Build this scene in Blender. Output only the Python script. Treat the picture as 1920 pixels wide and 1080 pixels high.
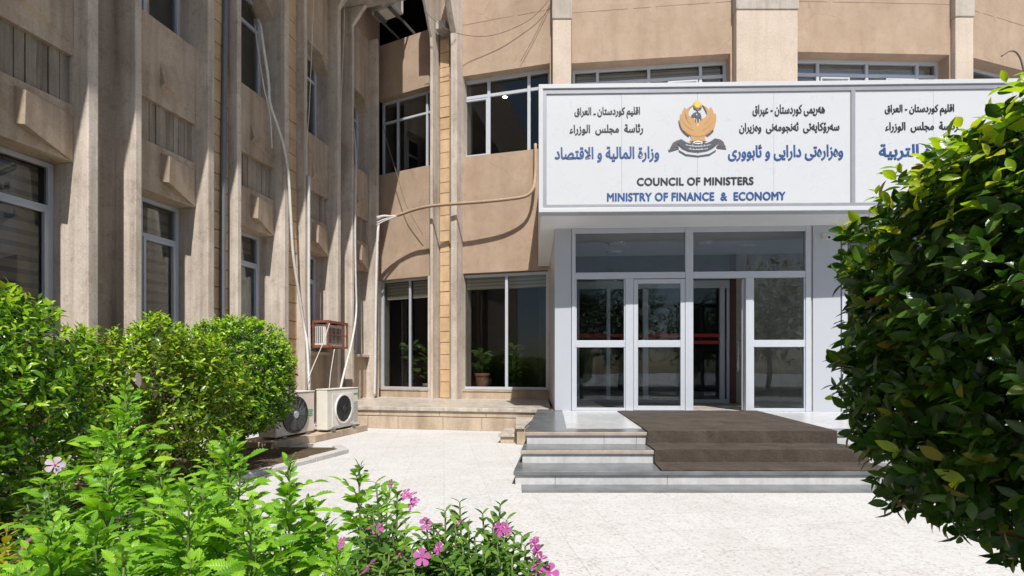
import bpy, bmesh, math, random
import numpy as np
from mathutils import Vector, Matrix

sc = bpy.context.scene
for o in list(bpy.data.objects):
    bpy.data.objects.remove(o)
C = sc.collection
R = math.radians

# ------------------------------------------------------------------ camera, sky, sun, exposure
FPX, CX, HY, HC = 907.0, 960.0, 693.0, 1.133      # focal length in photo pixels, centre column, horizon row, eye height
cam = bpy.data.cameras.new('camera')
co = bpy.data.objects.new('camera', cam)
C.objects.link(co)
co.location = (0, 0, HC)
co.rotation_euler = (R(90), 0, 0)
cam.sensor_width = 36.0
cam.lens = 36.0 * FPX / 1920.0
cam.shift_y = (HY - 540.0) / 1920.0
cam.clip_start = 0.05
cam.clip_end = 1000
sc.camera = co

SUN_EL, SUN_AZ = 55.5, 9.0                        # azimuth: degrees to the right of straight behind the camera
w = bpy.data.worlds.new('World')
sc.world = w
w.use_nodes = True
nt = w.node_tree
sky = nt.nodes.new('ShaderNodeTexSky')
sky.sky_type = 'NISHITA'
sky.sun_disc = False
sky.sun_elevation = R(SUN_EL)
sky.sun_rotation = R(180 - SUN_AZ)
bg = nt.nodes['Background']
nt.links.new(sky.outputs[0], bg.inputs[0])
bg.inputs[1].default_value = 0.07
sun = bpy.data.lights.new('sun', 'SUN')
so = bpy.data.objects.new('sun', sun)
C.objects.link(so)
sun.energy = 5.0
sun.angle = R(0.5)
sun.color = (1.0, 0.967, 0.918)
sd = Vector((math.sin(R(SUN_AZ)) * math.cos(R(SUN_EL)), -math.cos(R(SUN_AZ)) * math.cos(R(SUN_EL)), math.sin(R(SUN_EL))))
so.rotation_euler = sd.to_track_quat('Z', 'Y').to_euler()
so.location = (3, -10, 14)
sc.view_settings.view_transform = 'Standard'
sc.view_settings.look = 'None'
sc.view_settings.gamma = 1
sc.view_settings.exposure = 0.31
sc.cycles.max_bounces = 7
sc.cycles.transparent_max_bounces = 16
sc.cycles.use_denoising = True


def ray(px, py):
    return Vector(((px - CX) / FPX, 1.0, (HY - py) / FPX))


def at(px, py, Y):
    r = ray(px, py) * Y
    return Vector((r.x, Y, HC + r.z))


# ------------------------------------------------------------------ helpers
class Frame:
    """a wall's own frame: t along the wall, q out of the wall, z up"""
    def __init__(s, ox, oy, dx, dy, side):
        s.o = Vector((ox, oy, 0))
        s.d = Vector((dx, dy, 0)).normalized()
        s.n = Vector((s.d.y, -s.d.x, 0)) * side

    def __call__(s, t, q, z):
        p = s.o + s.d * t + s.n * q
        p.z = z
        return p

    def hit(s, px, py, q=0.0):
        r = ray(px, py)
        e = Vector((0, 0, HC))
        k = ((s.o + s.n * q) - e).dot(s.n) / r.dot(s.n)
        p = e + r * k
        return (p - s.o).dot(s.d), p.z

    def pt(s, px, py, q=0.0):
        t, z = s.hit(px, py, q)
        return s(t, q, z)


W = Frame(0, 0, 1, 0, 1)      # world-aligned: t = x, q = -y


class MB:
    def __init__(s):
        s.v = []
        s.f = []
        s.m = []

    def add(s, verts, faces, mi=0):
        b = len(s.v)
        s.v += [Vector(v) for v in verts]
        s.f += [[b + i for i in f] for f in faces]
        s.m += [mi] * len(faces)
        return s

    def box(s, fr, t0, t1, q0, q1, z0, z1, mi=0):
        t0, t1 = min(t0, t1), max(t0, t1)
        q0, q1 = min(q0, q1), max(q0, q1)
        z0, z1 = min(z0, z1), max(z0, z1)
        p = [fr(t, q, z) for z in (z0, z1) for q in (q0, q1) for t in (t0, t1)]
        return s.add(p, [(0, 1, 3, 2), (4, 6, 7, 5), (0, 4, 5, 1), (2, 3, 7, 6), (0, 2, 6, 4), (1, 5, 7, 3)], mi)

    def prism(s, poly, z0, z1, mi=0):
        n = len(poly)
        v = [(p[0], p[1], z0) for p in poly] + [(p[0], p[1], z1) for p in poly]
        f = [list(range(n))[::-1], list(range(n, 2 * n))]
        f += [(i, (i + 1) % n, n + (i + 1) % n, n + i) for i in range(n)]
        return s.add(v, f, mi)

    def extrude(s, pts, vec, mi=0):
        n = len(pts)
        vec = Vector(vec)
        v = [Vector(p) for p in pts] + [Vector(p) + vec for p in pts]
        f = [list(range(n))[::-1], list(range(n, 2 * n))]
        f += [(i, (i + 1) % n, n + (i + 1) % n, n + i) for i in range(n)]
        return s.add(v, f, mi)

    def tube(s, pts, r, n=8, mi=0):
        pts = [Vector(p) for p in pts]
        rs = r if isinstance(r, (list, tuple)) else [r] * len(pts)
        rings = []
        up = None
        for i, p in enumerate(pts):
            d = (pts[min(i + 1, len(pts) - 1)] - pts[max(i - 1, 0)]).normalized()
            if up is None:
                up = d.orthogonal().normalized()
            up = (up - d * up.dot(d))
            up = up.normalized() if up.length > 1e-6 else d.orthogonal().normalized()
            b = d.cross(up)
            rings.append([p + (up * math.cos(a) + b * math.sin(a)) * rs[i] for a in [2 * math.pi * k / n for k in range(n)]])
        v = [x for rg in rings for x in rg]
        f = []
        for i in range(len(pts) - 1):
            for k in range(n):
                a, b2 = i * n + k, i * n + (k + 1) % n
                f.append((a, b2, b2 + n, a + n))
        f.append(list(range(n))[::-1])
        f.append([(len(pts) - 1) * n + k for k in range(n)])
        return s.add(v, f, mi)

    def disc(s, c, ax, r, h, n=24, mi=0, r2=None):
        c, ax = Vector(c), Vector(ax).normalized()
        return s.tube([c, c + ax * h], [r, r if r2 is None else r2], n, mi)

    def ring(s, c, ax, r0, r1, h, n=32, mi=0):
        c, ax = Vector(c), Vector(ax).normalized()
        u = ax.orthogonal().normalized()
        b = ax.cross(u)
        v = []
        for k in range(n):
            a = 2 * math.pi * k / n
            e = u * math.cos(a) + b * math.sin(a)
            v += [c + e * r0, c + e * r1, c + e * r1 + ax * h, c + e * r0 + ax * h]
        f = []
        for k in range(n):
            for j in range(4):
                f.append((k * 4 + j, ((k + 1) % n) * 4 + j, ((k + 1) % n) * 4 + (j + 1) % 4, k * 4 + (j + 1) % 4))
        return s.add(v, f, mi)

    def build(s, name, mat, parent=None, bevel=0.0, smooth=False):
        org = world_of(parent) if parent else Vector((0, 0, 0))
        if parent is None and s.v:
            xs = [v.x for v in s.v]; ys = [v.y for v in s.v]; zs = [v.z for v in s.v]
            org = Vector(((min(xs) + max(xs)) / 2, (min(ys) + max(ys)) / 2, min(zs)))
        me = bpy.data.meshes.new(name)
        me.from_pydata([v - org for v in s.v], [], s.f)
        for m in (mat if isinstance(mat, (list, tuple)) else [mat]):
            me.materials.append(m)
        if len(me.materials) > 1:
            me.polygons.foreach_set('material_index', s.m)
        bm = bmesh.new()
        bm.from_mesh(me)
        bmesh.ops.recalc_face_normals(bm, faces=bm.faces)
        bm.to_mesh(me)
        bm.free()
        if smooth:
            me.polygons.foreach_set('use_smooth', [True] * len(me.polygons))
        o = bpy.data.objects.new(name, me)
        C.objects.link(o)
        if parent:
            o.parent = parent
        else:
            o.location = org
        if bevel:
            b = o.modifiers.new('bevel', 'BEVEL')
            b.width = bevel
            b.segments = 2
            b.limit_method = 'ANGLE'
            b.angle_limit = R(40)
        return o


def world_of(o):
    p = Vector((0, 0, 0))
    while o:
        p += o.location
        o = o.parent
    return p


def tag(o, label=None, cat=None, group=None, kind=None):
    if label: o['label'] = label
    if cat: o['category'] = cat
    if group: o['group'] = group
    if kind: o['kind'] = kind
    return o


def thing(name, loc, label, cat, group=None):
    o = bpy.data.objects.new(name, None)
    o.empty_display_size = 0.2
    C.objects.link(o)
    o.location = loc
    return tag(o, label, cat, group)


# ------------------------------------------------------------------ materials
def nodes(name):
    m = bpy.data.materials.new(name)
    m.use_nodes = True
    t = m.node_tree
    return m, t, t.nodes['Principled BSDF']


def N(t, typ, **kw):
    n = t.nodes.new(typ)
    for k, v in kw.items():
        if k in n.inputs:
            n.inputs[k].default_value = v
        else:
            setattr(n, k, v)
    return n


def noise(t, scale, detail=4, rough=0.6, stretch=None, src='pos'):
    if src == 'pos':
        g = N(t, 'ShaderNodeNewGeometry').outputs['Position']
    else:
        g = N(t, 'ShaderNodeTexCoord').outputs['Object']
    if stretch:
        mp = N(t, 'ShaderNodeMapping')
        mp.inputs['Scale'].default_value = stretch
        t.links.new(g, mp.inputs[0])
        g = mp.outputs[0]
    n = N(t, 'ShaderNodeTexNoise', Scale=scale, Detail=detail, Roughness=rough)
    t.links.new(g, n.inputs['Vector'])
    return n.outputs['Fac']


def ramp(t, fac, stops):
    r = N(t, 'ShaderNodeValToRGB')
    e = r.color_ramp.elements
    while len(e) < len(stops):
        e.new(0.5)
    for i, (p, c) in enumerate(stops):
        e[i].position = p
        e[i].color = (*c, 1) if len(c) == 3 else c
    t.links.new(fac, r.inputs[0])
    return r.outputs[0]


def mixc(t, a, b, fac, mode='MIX'):
    n = N(t, 'ShaderNodeMix', data_type='RGBA', blend_type=mode)
    if isinstance(fac, (int, float)):
        n.inputs[0].default_value = fac
    else:
        t.links.new(fac, n.inputs[0])
    for k, x in ((6, a), (7, b)):
        if isinstance(x, tuple):
            n.inputs[k].default_value = (*x, 1)
        else:
            t.links.new(x, n.inputs[k])
    return n.outputs[2]


def bump(t, p, h, strength=0.3, dist=0.01):
    b = N(t, 'ShaderNodeBump', Strength=strength, Distance=dist)
    t.links.new(h, b.inputs['Height'])
    t.links.new(b.outputs[0], p.inputs['Normal'])


def stone(name, a, b, rough=0.85, big=1.3, streak=0.5, grain=60, stain=(0.45, 0.42, 0.38), bumps=0.35, speck=0.0, crack=0.0, blotch=0.0, sf=(7, 7, 0.45)):
    m, t, p = nodes(name)
    c = ramp(t, noise(t, big, 6, 0.65), [(0.32, a), (0.68, b)])
    if streak:
        s = ramp(t, noise(t, 1.0, 5, 0.6, sf), [(0.42, (1, 1, 1)), (0.72, stain)])
        c = mixc(t, c, s, streak, 'MULTIPLY')
        d = ramp(t, noise(t, 0.9, 5, 0.7), [(0.48, (1, 1, 1)), (0.75, (0.72, 0.69, 0.66))])
        c = mixc(t, c, d, streak, 'MULTIPLY')
    g = noise(t, grain, 3, 0.7)
    gr = ramp(t, g, [(0.3, (0.78, 0.76, 0.74)), (0.7, (1.12, 1.12, 1.12))])
    c = mixc(t, c, gr, 0.6, 'MULTIPLY')
    if blotch:
        bl = ramp(t, noise(t, 6.5, 7, 0.75), [(0.36, (0.62, 0.6, 0.57)), (0.48, (1, 1, 1))])
        c = mixc(t, c, bl, blotch, 'MULTIPLY')
    if speck:
        sp = ramp(t, noise(t, 140, 2, 0.5), [(0.56, (1, 1, 1)), (0.68, (0.45, 0.38, 0.32))])
        c = mixc(t, c, sp, speck, 'MULTIPLY')
    if crack:
        vor = N(t, 'ShaderNodeTexVoronoi', feature='DISTANCE_TO_EDGE', Scale=0.9)
        geo = N(t, 'ShaderNodeNewGeometry')
        nn = N(t, 'ShaderNodeTexNoise', Scale=2.2, Detail=6)
        t.links.new(geo.outputs['Position'], nn.inputs['Vector'])
        wv = mixc(t, geo.outputs['Position'], nn.outputs['Color'], 0.28)
        t.links.new(wv, vor.inputs['Vector'])
        cr = ramp(t, vor.outputs['Distance'], [(0.0, (0.45, 0.36, 0.3)), (0.006, (1, 1, 1))])
        gate = ramp(t, noise(t, 0.7, 2), [(0.52, (0, 0, 0)), (0.6, (1, 1, 1))])
        gm = N(t, 'ShaderNodeMath', operation='MULTIPLY')
        t.links.new(gate, gm.inputs[0]); gm.inputs[1].default_value = crack
        c = mixc(t, c, cr, gm.outputs[0], 'MULTIPLY')
    t.links.new(c, p.inputs['Base Color'])
    p.inputs['Roughness'].default_value = rough
    p.inputs['Specular IOR Level'].default_value = 0.25
    bump(t, p, g, bumps, 0.006)
    return m


def paint(name, c, rough=0.4, metal=0.0, var=0.08, scale=6, bumps=0.0, spec=0.5):
    m, t, p = nodes(name)
    a = tuple(x * (1 - var) for x in c)
    b = tuple(min(1, x * (1 + var)) for x in c)
    t.links.new(ramp(t, noise(t, scale, 5), [(0.3, a), (0.7, b)]), p.inputs['Base Color'])
    rr = N(t, 'ShaderNodeMapRange')
    rr.inputs[3].default_value = max(0.02, rough - 0.08)
    rr.inputs[4].default_value = min(1, rough + 0.1)
    t.links.new(noise(t, scale * 2.3, 4), rr.inputs[0])
    t.links.new(rr.outputs[0], p.inputs['Roughness'])
    p.inputs['Metallic'].default_value = metal
    p.inputs['Specular IOR Level'].default_value = spec
    if bumps:
        bump(t, p, noise(t, scale * 8, 3), bumps, 0.004)
    return m


def emit(name, c, s):
    m, t, p = nodes(name)
    p.inputs['Base Color'].default_value = (*c, 1)
    p.inputs['Emission Color'].default_value = (*c, 1)
    p.inputs['Emission Strength'].default_value = s
    return m


def glass(name, tint, base=0.03, k=1.0):
    m, t, p = nodes(name)
    t.nodes.remove(p)
    tr = N(t, 'ShaderNodeBsdfTransparent')
    tr.inputs[0].default_value = (*tint, 1)
    gl = N(t, 'ShaderNodeBsdfGlossy')
    gl.inputs['Roughness'].default_value = 0.0
    gl.inputs[0].default_value = (0.9, 0.95, 1, 1)
    fr = N(t, 'ShaderNodeFresnel', IOR=1.5)
    ma = N(t, 'ShaderNodeMath', operation='MULTIPLY_ADD')
    t.links.new(fr.outputs[0], ma.inputs[0])
    ma.inputs[1].default_value = k
    ma.inputs[2].default_value = base
    bm_ = N(t, 'ShaderNodeBump', Strength=0.04, Distance=0.02)
    t.links.new(noise(t, 1.2, 1), bm_.inputs['Height'])
    t.links.new(bm_.outputs[0], gl.inputs['Normal'])
    mx = N(t, 'ShaderNodeMixShader')
    t.links.new(ma.outputs[0], mx.inputs[0])
    t.links.new(tr.outputs[0], mx.inputs[1])
    t.links.new(gl.outputs[0], mx.inputs[2])
    t.links.new(mx.outputs[0], t.nodes['Material Output'].inputs[0])
    return m


def leafmat(name, stops, trans=0.35, rough=0.38, tcol=(1.5, 1.7, 0.6), veins=0.0):
    m, t, p = nodes(name)
    g = N(t, 'ShaderNodeNewGeometry')
    c = ramp(t, g.outputs['Random Per Island'], stops)
    v = ramp(t, noise(t, 35, 3), [(0.3, (0.82, 0.85, 0.8)), (0.7, (1.1, 1.08, 1.05))])
    c = mixc(t, c, v, 0.6, 'MULTIPLY')
    if veins:
        uv = N(t, 'ShaderNodeUVMap', uv_map='UVMap')
        sx_ = N(t, 'ShaderNodeSeparateXYZ')
        t.links.new(uv.outputs[0], sx_.inputs[0])

        def mth(op, a, b=None):
            n_ = N(t, 'ShaderNodeMath', operation=op)
            for k_, x_ in enumerate((a, b)):
                if x_ is None:
                    continue
                if isinstance(x_, (int, float)):
                    n_.inputs[k_].default_value = x_
                else:
                    t.links.new(x_, n_.inputs[k_])
            return n_.outputs[0]
        au = mth('ABSOLUTE', sx_.outputs[0])
        rib = mth('LESS_THAN', au, 0.014)
        sv = mth('FRACT', mth('SUBTRACT', mth('MULTIPLY', sx_.outputs[1], 9.0), mth('MULTIPLY', au, 7.0)))
        tri = mth('ABSOLUTE', mth('SUBTRACT', sv, 0.5))
        line = mth('MULTIPLY', mth('LESS_THAN', tri, 0.07), 0.6)
        vv_ = mth('MULTIPLY', mth('MAXIMUM', rib, line), veins)
        c = mixc(t, c, mixc(t, c, (1.5, 1.4, 1.8), 1.0, 'MULTIPLY'), vv_)
        h_ = mth('MULTIPLY', tri, 2.0)
        bump(t, p, h_, 0.5 * veins, 0.002)
        # yellowed or browned patches on some leaves
        pt_ = ramp(t, noise(t, 14, 4, 0.7), [(0.66, (0, 0, 0)), (0.74, (1, 1, 1))])
        pm_ = N(t, 'ShaderNodeMath', operation='MULTIPLY')
        t.links.new(pt_, pm_.inputs[0]); pm_.inputs[1].default_value = 0.45
        c = mixc(t, c, (0.30, 0.24, 0.05), pm_.outputs[0])
    t.links.new(c, p.inputs['Base Color'])
    p.inputs['Roughness'].default_value = rough
    p.inputs['Specular IOR Level'].default_value = 0.45
    tl = N(t, 'ShaderNodeBsdfTranslucent')
    tc = mixc(t, c, tcol, 1.0, 'MULTIPLY')
    t.links.new(tc, tl.inputs[0])
    mx = N(t, 'ShaderNodeMixShader')
    mx.inputs[0].default_value = trans
    t.links.new(p.outputs[0], mx.inputs[1])
    t.links.new(tl.outputs[0], mx.inputs[2])
    t.links.new(mx.outputs[0], t.nodes['Material Output'].inputs[0])
    return m


def striped(name, a, b, period, duty=0.5, rough=0.8):
    m, t, p = nodes(name)
    g = N(t, 'ShaderNodeNewGeometry')
    sx = N(t, 'ShaderNodeSeparateXYZ')
    t.links.new(g.outputs['Position'], sx.inputs[0])
    mo = N(t, 'ShaderNodeMath', operation='FRACT')
    mu = N(t, 'ShaderNodeMath', operation='MULTIPLY')
    t.links.new(sx.outputs[2], mu.inputs[0])
    mu.inputs[1].default_value = 1 / period
    t.links.new(mu.outputs[0], mo.inputs[0])
    c = ramp(t, mo.outputs[0], [(0.0, a), (duty - 0.03, a), (duty + 0.03, b), (0.97, b)])
    t.links.new(c, p.inputs['Base Color'])
    p.inputs['Roughness'].default_value = rough
    return m


def tiles(name):
    """exposed-aggregate paving slabs, pale, with thin joints"""
    m, t, p = nodes(name)
    g = N(t, 'ShaderNodeNewGeometry')
    mp = N(t, 'ShaderNodeMapping')
    mp.inputs['Rotation'].default_value = (0, 0, R(-8))
    t.links.new(g.outputs['Position'], mp.inputs[0])
    br = N(t, 'ShaderNodeTexBrick', Scale=1.0, **{'Mortar Size': 0.0035, 'Brick Width': 0.4, 'Row Height': 0.4, 'Mortar Smooth': 0.3})
    br.offset = 0.0
    br.inputs['Color1'].default_value = (0.525, 0.519, 0.512, 1)
    br.inputs['Color2'].default_value = (0.505, 0.498, 0.49, 1)
    br.inputs['Mortar'].default_value = (0.43, 0.41, 0.39, 1)
    t.links.new(mp.outputs[0], br.inputs['Vector'])
    vo = N(t, 'ShaderNodeTexVoronoi', Scale=75)
    t.links.new(g.outputs['Position'], vo.inputs['Vector'])
    sp = N(t, 'ShaderNodeSeparateColor')
    t.links.new(vo.outputs['Color'], sp.inputs[0])
    a = ramp(t, sp.outputs[0], [(0.0, (0.55, 0.5, 0.44)), (0.16, (0.9, 0.88, 0.85)), (0.6, (1.04, 1.04, 1.03)), (1.0, (1.08, 1.07, 1.06))])
    c = mixc(t, br.outputs[0], a, 0.6, 'MULTIPLY')
    st = ramp(t, noise(t, 0.8, 6, 0.7), [(0.45, (1, 1, 1)), (0.75, (0.87, 0.85, 0.83))])
    c = mixc(t, c, st, 0.8, 'MULTIPLY')
    st2 = ramp(t, noise(t, 5, 5, 0.7), [(0.5, (1, 1, 1)), (0.75, (0.84, 0.82, 0.8))])
    c = mixc(t, c, st2, 0.6, 'MULTIPLY')
    t.links.new(c, p.inputs['Base Color'])
    p.inputs['Roughness'].default_value = 0.75
    p.inputs['Specular IOR Level'].default_value = 0.3
    bump(t, p, sp.outputs[1], 0.15, 0.003)
    return m


M = {}
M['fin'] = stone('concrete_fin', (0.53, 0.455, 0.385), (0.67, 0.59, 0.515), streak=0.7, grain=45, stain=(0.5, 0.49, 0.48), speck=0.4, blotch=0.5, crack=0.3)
M['panel'] = stone('concrete_panel', (0.44, 0.35, 0.265), (0.55, 0.44, 0.34), blotch=0.35, streak=0.75, grain=40, stain=(0.55, 0.51, 0.48), bumps=0.25)
M['board'] = stone('board_marked_concrete', (0.33, 0.28, 0.225), (0.43, 0.37, 0.30), streak=0.9, grain=40, stain=(0.42, 0.4, 0.38))
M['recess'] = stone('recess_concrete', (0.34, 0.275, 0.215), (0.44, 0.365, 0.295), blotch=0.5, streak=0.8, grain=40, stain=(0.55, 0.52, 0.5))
M['render'] = stone('pebble_render', (0.385, 0.28, 0.20), (0.465, 0.35, 0.262), streak=0.32, grain=90, stain=(0.66, 0.6, 0.55), blotch=0.22, sf=(3.5, 3.5, 0.5), bumps=0.9, speck=0.35, crack=0.4)
M['column'] = stone('cream_plaster', (0.49, 0.41, 0.335), (0.575, 0.49, 0.405), streak=0.35, grain=30, stain=(0.75, 0.72, 0.7), bumps=0.2, crack=0.25)
M['joint'] = stone('mortar_joint', (0.22, 0.16, 0.12), (0.32, 0.24, 0.18), streak=0, grain=60)
M['cap'] = stone('grey_cast_concrete', (0.40, 0.36, 0.31), (0.50, 0.455, 0.4), streak=0.5, grain=40)
M['brick'] = stone('yellow_stone_block', (0.48, 0.33, 0.19), (0.64, 0.46, 0.29), big=3.2, streak=0.15, grain=50, bumps=0.3)
M['clad'] = stone('sandstone_cladding', (0.42, 0.325, 0.235), (0.55, 0.45, 0.345), big=2.0, streak=0.55, grain=40, stain=(0.3, 0.27, 0.25), sf=(2.6, 2.6, 0.5))
M['slabtop'] = stone('worn_marble_slab', (0.40, 0.36, 0.31), (0.60, 0.54, 0.47), rough=0.35, big=2.5, streak=0.6, grain=20, bumps=0.08)
M['granite'] = stone('grey_granite', (0.10, 0.105, 0.11), (0.19, 0.195, 0.205), rough=0.22, big=3, streak=0.0, grain=120, bumps=0.05)
M['nosing'] = stone('granite_edge', (0.33, 0.27, 0.225), (0.44, 0.37, 0.31), rough=0.4, big=6, streak=0.3, grain=60, bumps=0.1)
M['marble'] = stone('white_marble', (0.46, 0.475, 0.49), (0.56, 0.565, 0.575), rough=0.25, big=1.6, streak=0.35, grain=12, stain=(0.72, 0.68, 0.62), bumps=0.04)
M['mat'] = stone('ribbed_mat', (0.048, 0.038, 0.031), (0.088, 0.070, 0.057), rough=0.95, big=3.5, streak=0.0, grain=38, bumps=1.0, speck=0.8)
M['soil'] = stone('soil', (0.045, 0.032, 0.022), (0.12, 0.085, 0.055), rough=1, big=5, streak=0, grain=30, bumps=1.0)
M['kerb'] = stone('kerb_concrete', (0.38, 0.37, 0.355), (0.55, 0.53, 0.5), streak=0.3, grain=35)
M['reflection_dark'] = stone('reflection_dark', (0.035, 0.035, 0.036), (0.06, 0.06, 0.06), rough=0.9, big=1, streak=0, grain=90)  # tree shade put into the colour of the unseen ground sheet
M['ground'] = tiles('terrazzo_paving')
M['alu'] = paint('white_aluminium', (0.46, 0.485, 0.53), 0.32, 0.0, 0.03)
M['alug'] = paint('grey_aluminium', (0.42, 0.44, 0.47), 0.35, 0.1, 0.05)
M['clad_alu'] = paint('composite_panel', (0.415, 0.435, 0.475), 0.35, 0.0, 0.015, 1.2)
M['soffit'] = paint('soffit_panel', (0.74, 0.745, 0.76), 0.4, 0.0, 0.03, 2)
M['signwhite'] = paint('sign_face', (0.54, 0.55, 0.57), 0.28, 0.0, 0.01, 1.5)
M['signgrey'] = paint('sign_trim', (0.30, 0.305, 0.33), 0.4, 0.2, 0.05)
M['ink'] = paint('dark_lettering', (0.018, 0.02, 0.028), 0.5, 0, 0.1)
M['blue'] = paint('blue_lettering', (0.02, 0.075, 0.235), 0.45, 0, 0.1)
M['gold'] = paint('emblem_gold', (0.46, 0.26, 0.10), 0.45, 0, 0.06)
M['golddark'] = paint('emblem_gold_line', (0.36, 0.18, 0.06), 0.5, 0, 0.06)
M['slate'] = paint('emblem_slate', (0.055, 0.065, 0.085), 0.5, 0, 0.1)
M['slatebrown'] = paint('emblem_ribbon_tail', (0.095, 0.075, 0.07), 0.5, 0, 0.1)
M['yellow'] = paint('emblem_sun', (0.78, 0.48, 0.05), 0.5, 0, 0.05)
M['emwhite'] = paint('emblem_white', (0.66, 0.66, 0.67), 0.5, 0, 0.02)
M['glass'] = glass('window_glass', (0.80, 0.81, 0.80), 0.01, 0.5)
M['glassd'] = glass('door_glass', (0.80, 0.83, 0.83), 0.012, 0.55)
M['blind'] = striped('zebra_blind', (0.36, 0.27, 0.195), (0.15, 0.11, 0.08), 0.155, 0.62)
M['blindl'] = striped('striped_blind', (0.68, 0.62, 0.50), (0.45, 0.40, 0.31), 0.085, 0.6)
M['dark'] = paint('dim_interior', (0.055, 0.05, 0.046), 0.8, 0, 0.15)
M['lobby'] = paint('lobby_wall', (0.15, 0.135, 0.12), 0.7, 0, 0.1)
M['lobbystone'] = stone('lobby_stone', (0.34, 0.30, 0.26), (0.48, 0.43, 0.37), rough=0.4, big=2, streak=0.3, grain=25, bumps=0.05)
M['wood'] = paint('dark_wood', (0.075, 0.03, 0.02), 0.45, 0, 0.2)
M['red'] = paint('red_stripe', (0.36, 0.012, 0.02), 0.4, 0, 0.08)
M['white_plastic'] = paint('white_plastic', (0.70, 0.695, 0.67), 0.4, 0, 0.06, 4)
M['acbody'] = paint('air_conditioner_casing', (0.64, 0.60, 0.53), 0.42, 0, 0.08, 3)
M['acbody2'] = paint('cream_casing', (0.62, 0.545, 0.475), 0.45, 0, 0.08, 3)
M['black'] = paint('black_plastic', (0.02, 0.021, 0.024), 0.4, 0, 0.15)
M['grille'] = paint('grille_wire', (0.16, 0.165, 0.175), 0.4, 0.3, 0.1)
M['hub'] = paint('hub_grey', (0.36, 0.38, 0.39), 0.4, 0, 0.05)
M['green'] = paint('badge_green', (0.03, 0.34, 0.22), 0.4, 0, 0.05)
M['pipe'] = paint('white_pipe', (0.56, 0.54, 0.51), 0.5, 0, 0.1, 9)
M['pipeg'] = paint('grey_pipe', (0.17, 0.175, 0.19), 0.35, 0.3, 0.1)
M['cable'] = paint('wrapped_cable', (0.36, 0.255, 0.17), 0.8, 0, 0.15, 14, 0.5)
M['wire'] = paint('thin_wire', (0.16, 0.125, 0.10), 0.7, 0, 0.1)
M['wirew'] = paint('white_wire', (0.6, 0.57, 0.52), 0.6, 0, 0.1)
M['rust'] = paint('rusty_steel', (0.21, 0.075, 0.042), 0.8, 0, 0.35, 14, 0.5)
M['terracotta'] = paint('terracotta', (0.42, 0.2, 0.11), 0.75, 0, 0.1)
M['bark'] = stone('bark', (0.10, 0.075, 0.05), (0.19, 0.15, 0.105), rough=0.95, big=8, streak=0.4, grain=50, bumps=0.8)
M['stem'] = paint('green_stem', (0.10, 0.15, 0.035), 0.6, 0, 0.15, 20)
M['lamp'] = emit('ceiling_spot', (1.0, 0.95, 0.86), 14)
M['metal'] = paint('brushed_handle', (0.55, 0.56, 0.58), 0.25, 0.9, 0.05)
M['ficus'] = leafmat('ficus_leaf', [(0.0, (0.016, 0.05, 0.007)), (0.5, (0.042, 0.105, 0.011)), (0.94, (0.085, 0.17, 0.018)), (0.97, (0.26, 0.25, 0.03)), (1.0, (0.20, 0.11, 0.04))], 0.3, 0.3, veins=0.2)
M['ficus_young_lit'] = leafmat('ficus_young_lit_leaf', [(0.0, (0.22, 0.36, 0.018)), (0.6, (0.38, 0.48, 0.025)), (1.0, (0.58, 0.54, 0.04))], 0.42, 0.33, veins=0.2)  # new growth, with sunlight on mature top leaves put into the colour
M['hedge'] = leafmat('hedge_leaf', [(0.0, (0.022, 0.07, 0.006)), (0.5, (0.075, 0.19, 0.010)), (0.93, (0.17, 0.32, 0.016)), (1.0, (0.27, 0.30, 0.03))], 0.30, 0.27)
M['hedge_young_lit'] = leafmat('hedge_young_lit_leaf', [(0.0, (0.24, 0.43, 0.016)), (1.0, (0.46, 0.62, 0.03))], 0.42, 0.3)  # new growth, with sunlight on the outer leaves put into the colour
M['loose'] = leafmat('loose_leaf', [(0.0, (0.026, 0.065, 0.006)), (0.5, (0.095, 0.185, 0.011)), (0.92, (0.23, 0.31, 0.02)), (1.0, (0.30, 0.22, 0.04))], 0.32, 0.3)
M['tecoma'] = leafmat('pinnate_leaf', [(0.0, (0.075, 0.20, 0.012)), (0.5, (0.17, 0.37, 0.02)), (0.93, (0.27, 0.49, 0.03)), (1.0, (0.36, 0.48, 0.04))], 0.38, 0.40, veins=0.8)
M['vinca'] = leafmat('periwinkle_leaf', [(0.0, (0.04, 0.115, 0.018)), (0.6, (0.095, 0.21, 0.028)), (1.0, (0.19, 0.31, 0.05))], 0.34, 0.33, veins=0.5)
M['vinca_yellow'] = leafmat('yellowing_leaf', [(0.0, (0.35, 0.28, 0.03)), (1.0, (0.5, 0.40, 0.05))], 0.4, 0.4)
M['petal'] = leafmat('pink_petal', [(0.0, (0.46, 0.075, 0.34)), (1.0, (0.60, 0.17, 0.48))], 0.35, 0.5, (1.2, 0.9, 1.2))
M['petal_pale'] = leafmat('pale_petal', [(0.0, (0.66, 0.50, 0.66)), (1.0, (0.72, 0.58, 0.70))], 0.35, 0.5, (1.1, 1, 1.1))
M['eye'] = paint('flower_eye', (0.5, 0.03, 0.2), 0.6, 0, 0.1)
M['tree'] = leafmat('tree_leaf', [(0.0, (0.025, 0.055, 0.014)), (1.0, (0.07, 0.12, 0.03))], 0.3, 0.45)
M['houseplant'] = leafmat('houseplant_leaf', [(0.0, (0.06, 0.16, 0.03)), (1.0, (0.14, 0.28, 0.06))], 0.35, 0.35)

# ------------------------------------------------------------------ ground
gm = MB()
gm.add([(-120, -120, 0), (120, -120, 0), (120, 120, 0), (-120, 120, 0)], [(0, 1, 2, 3)])
ground = gm.build('ground', M['ground'])
tag(ground, kind='structure')

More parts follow.
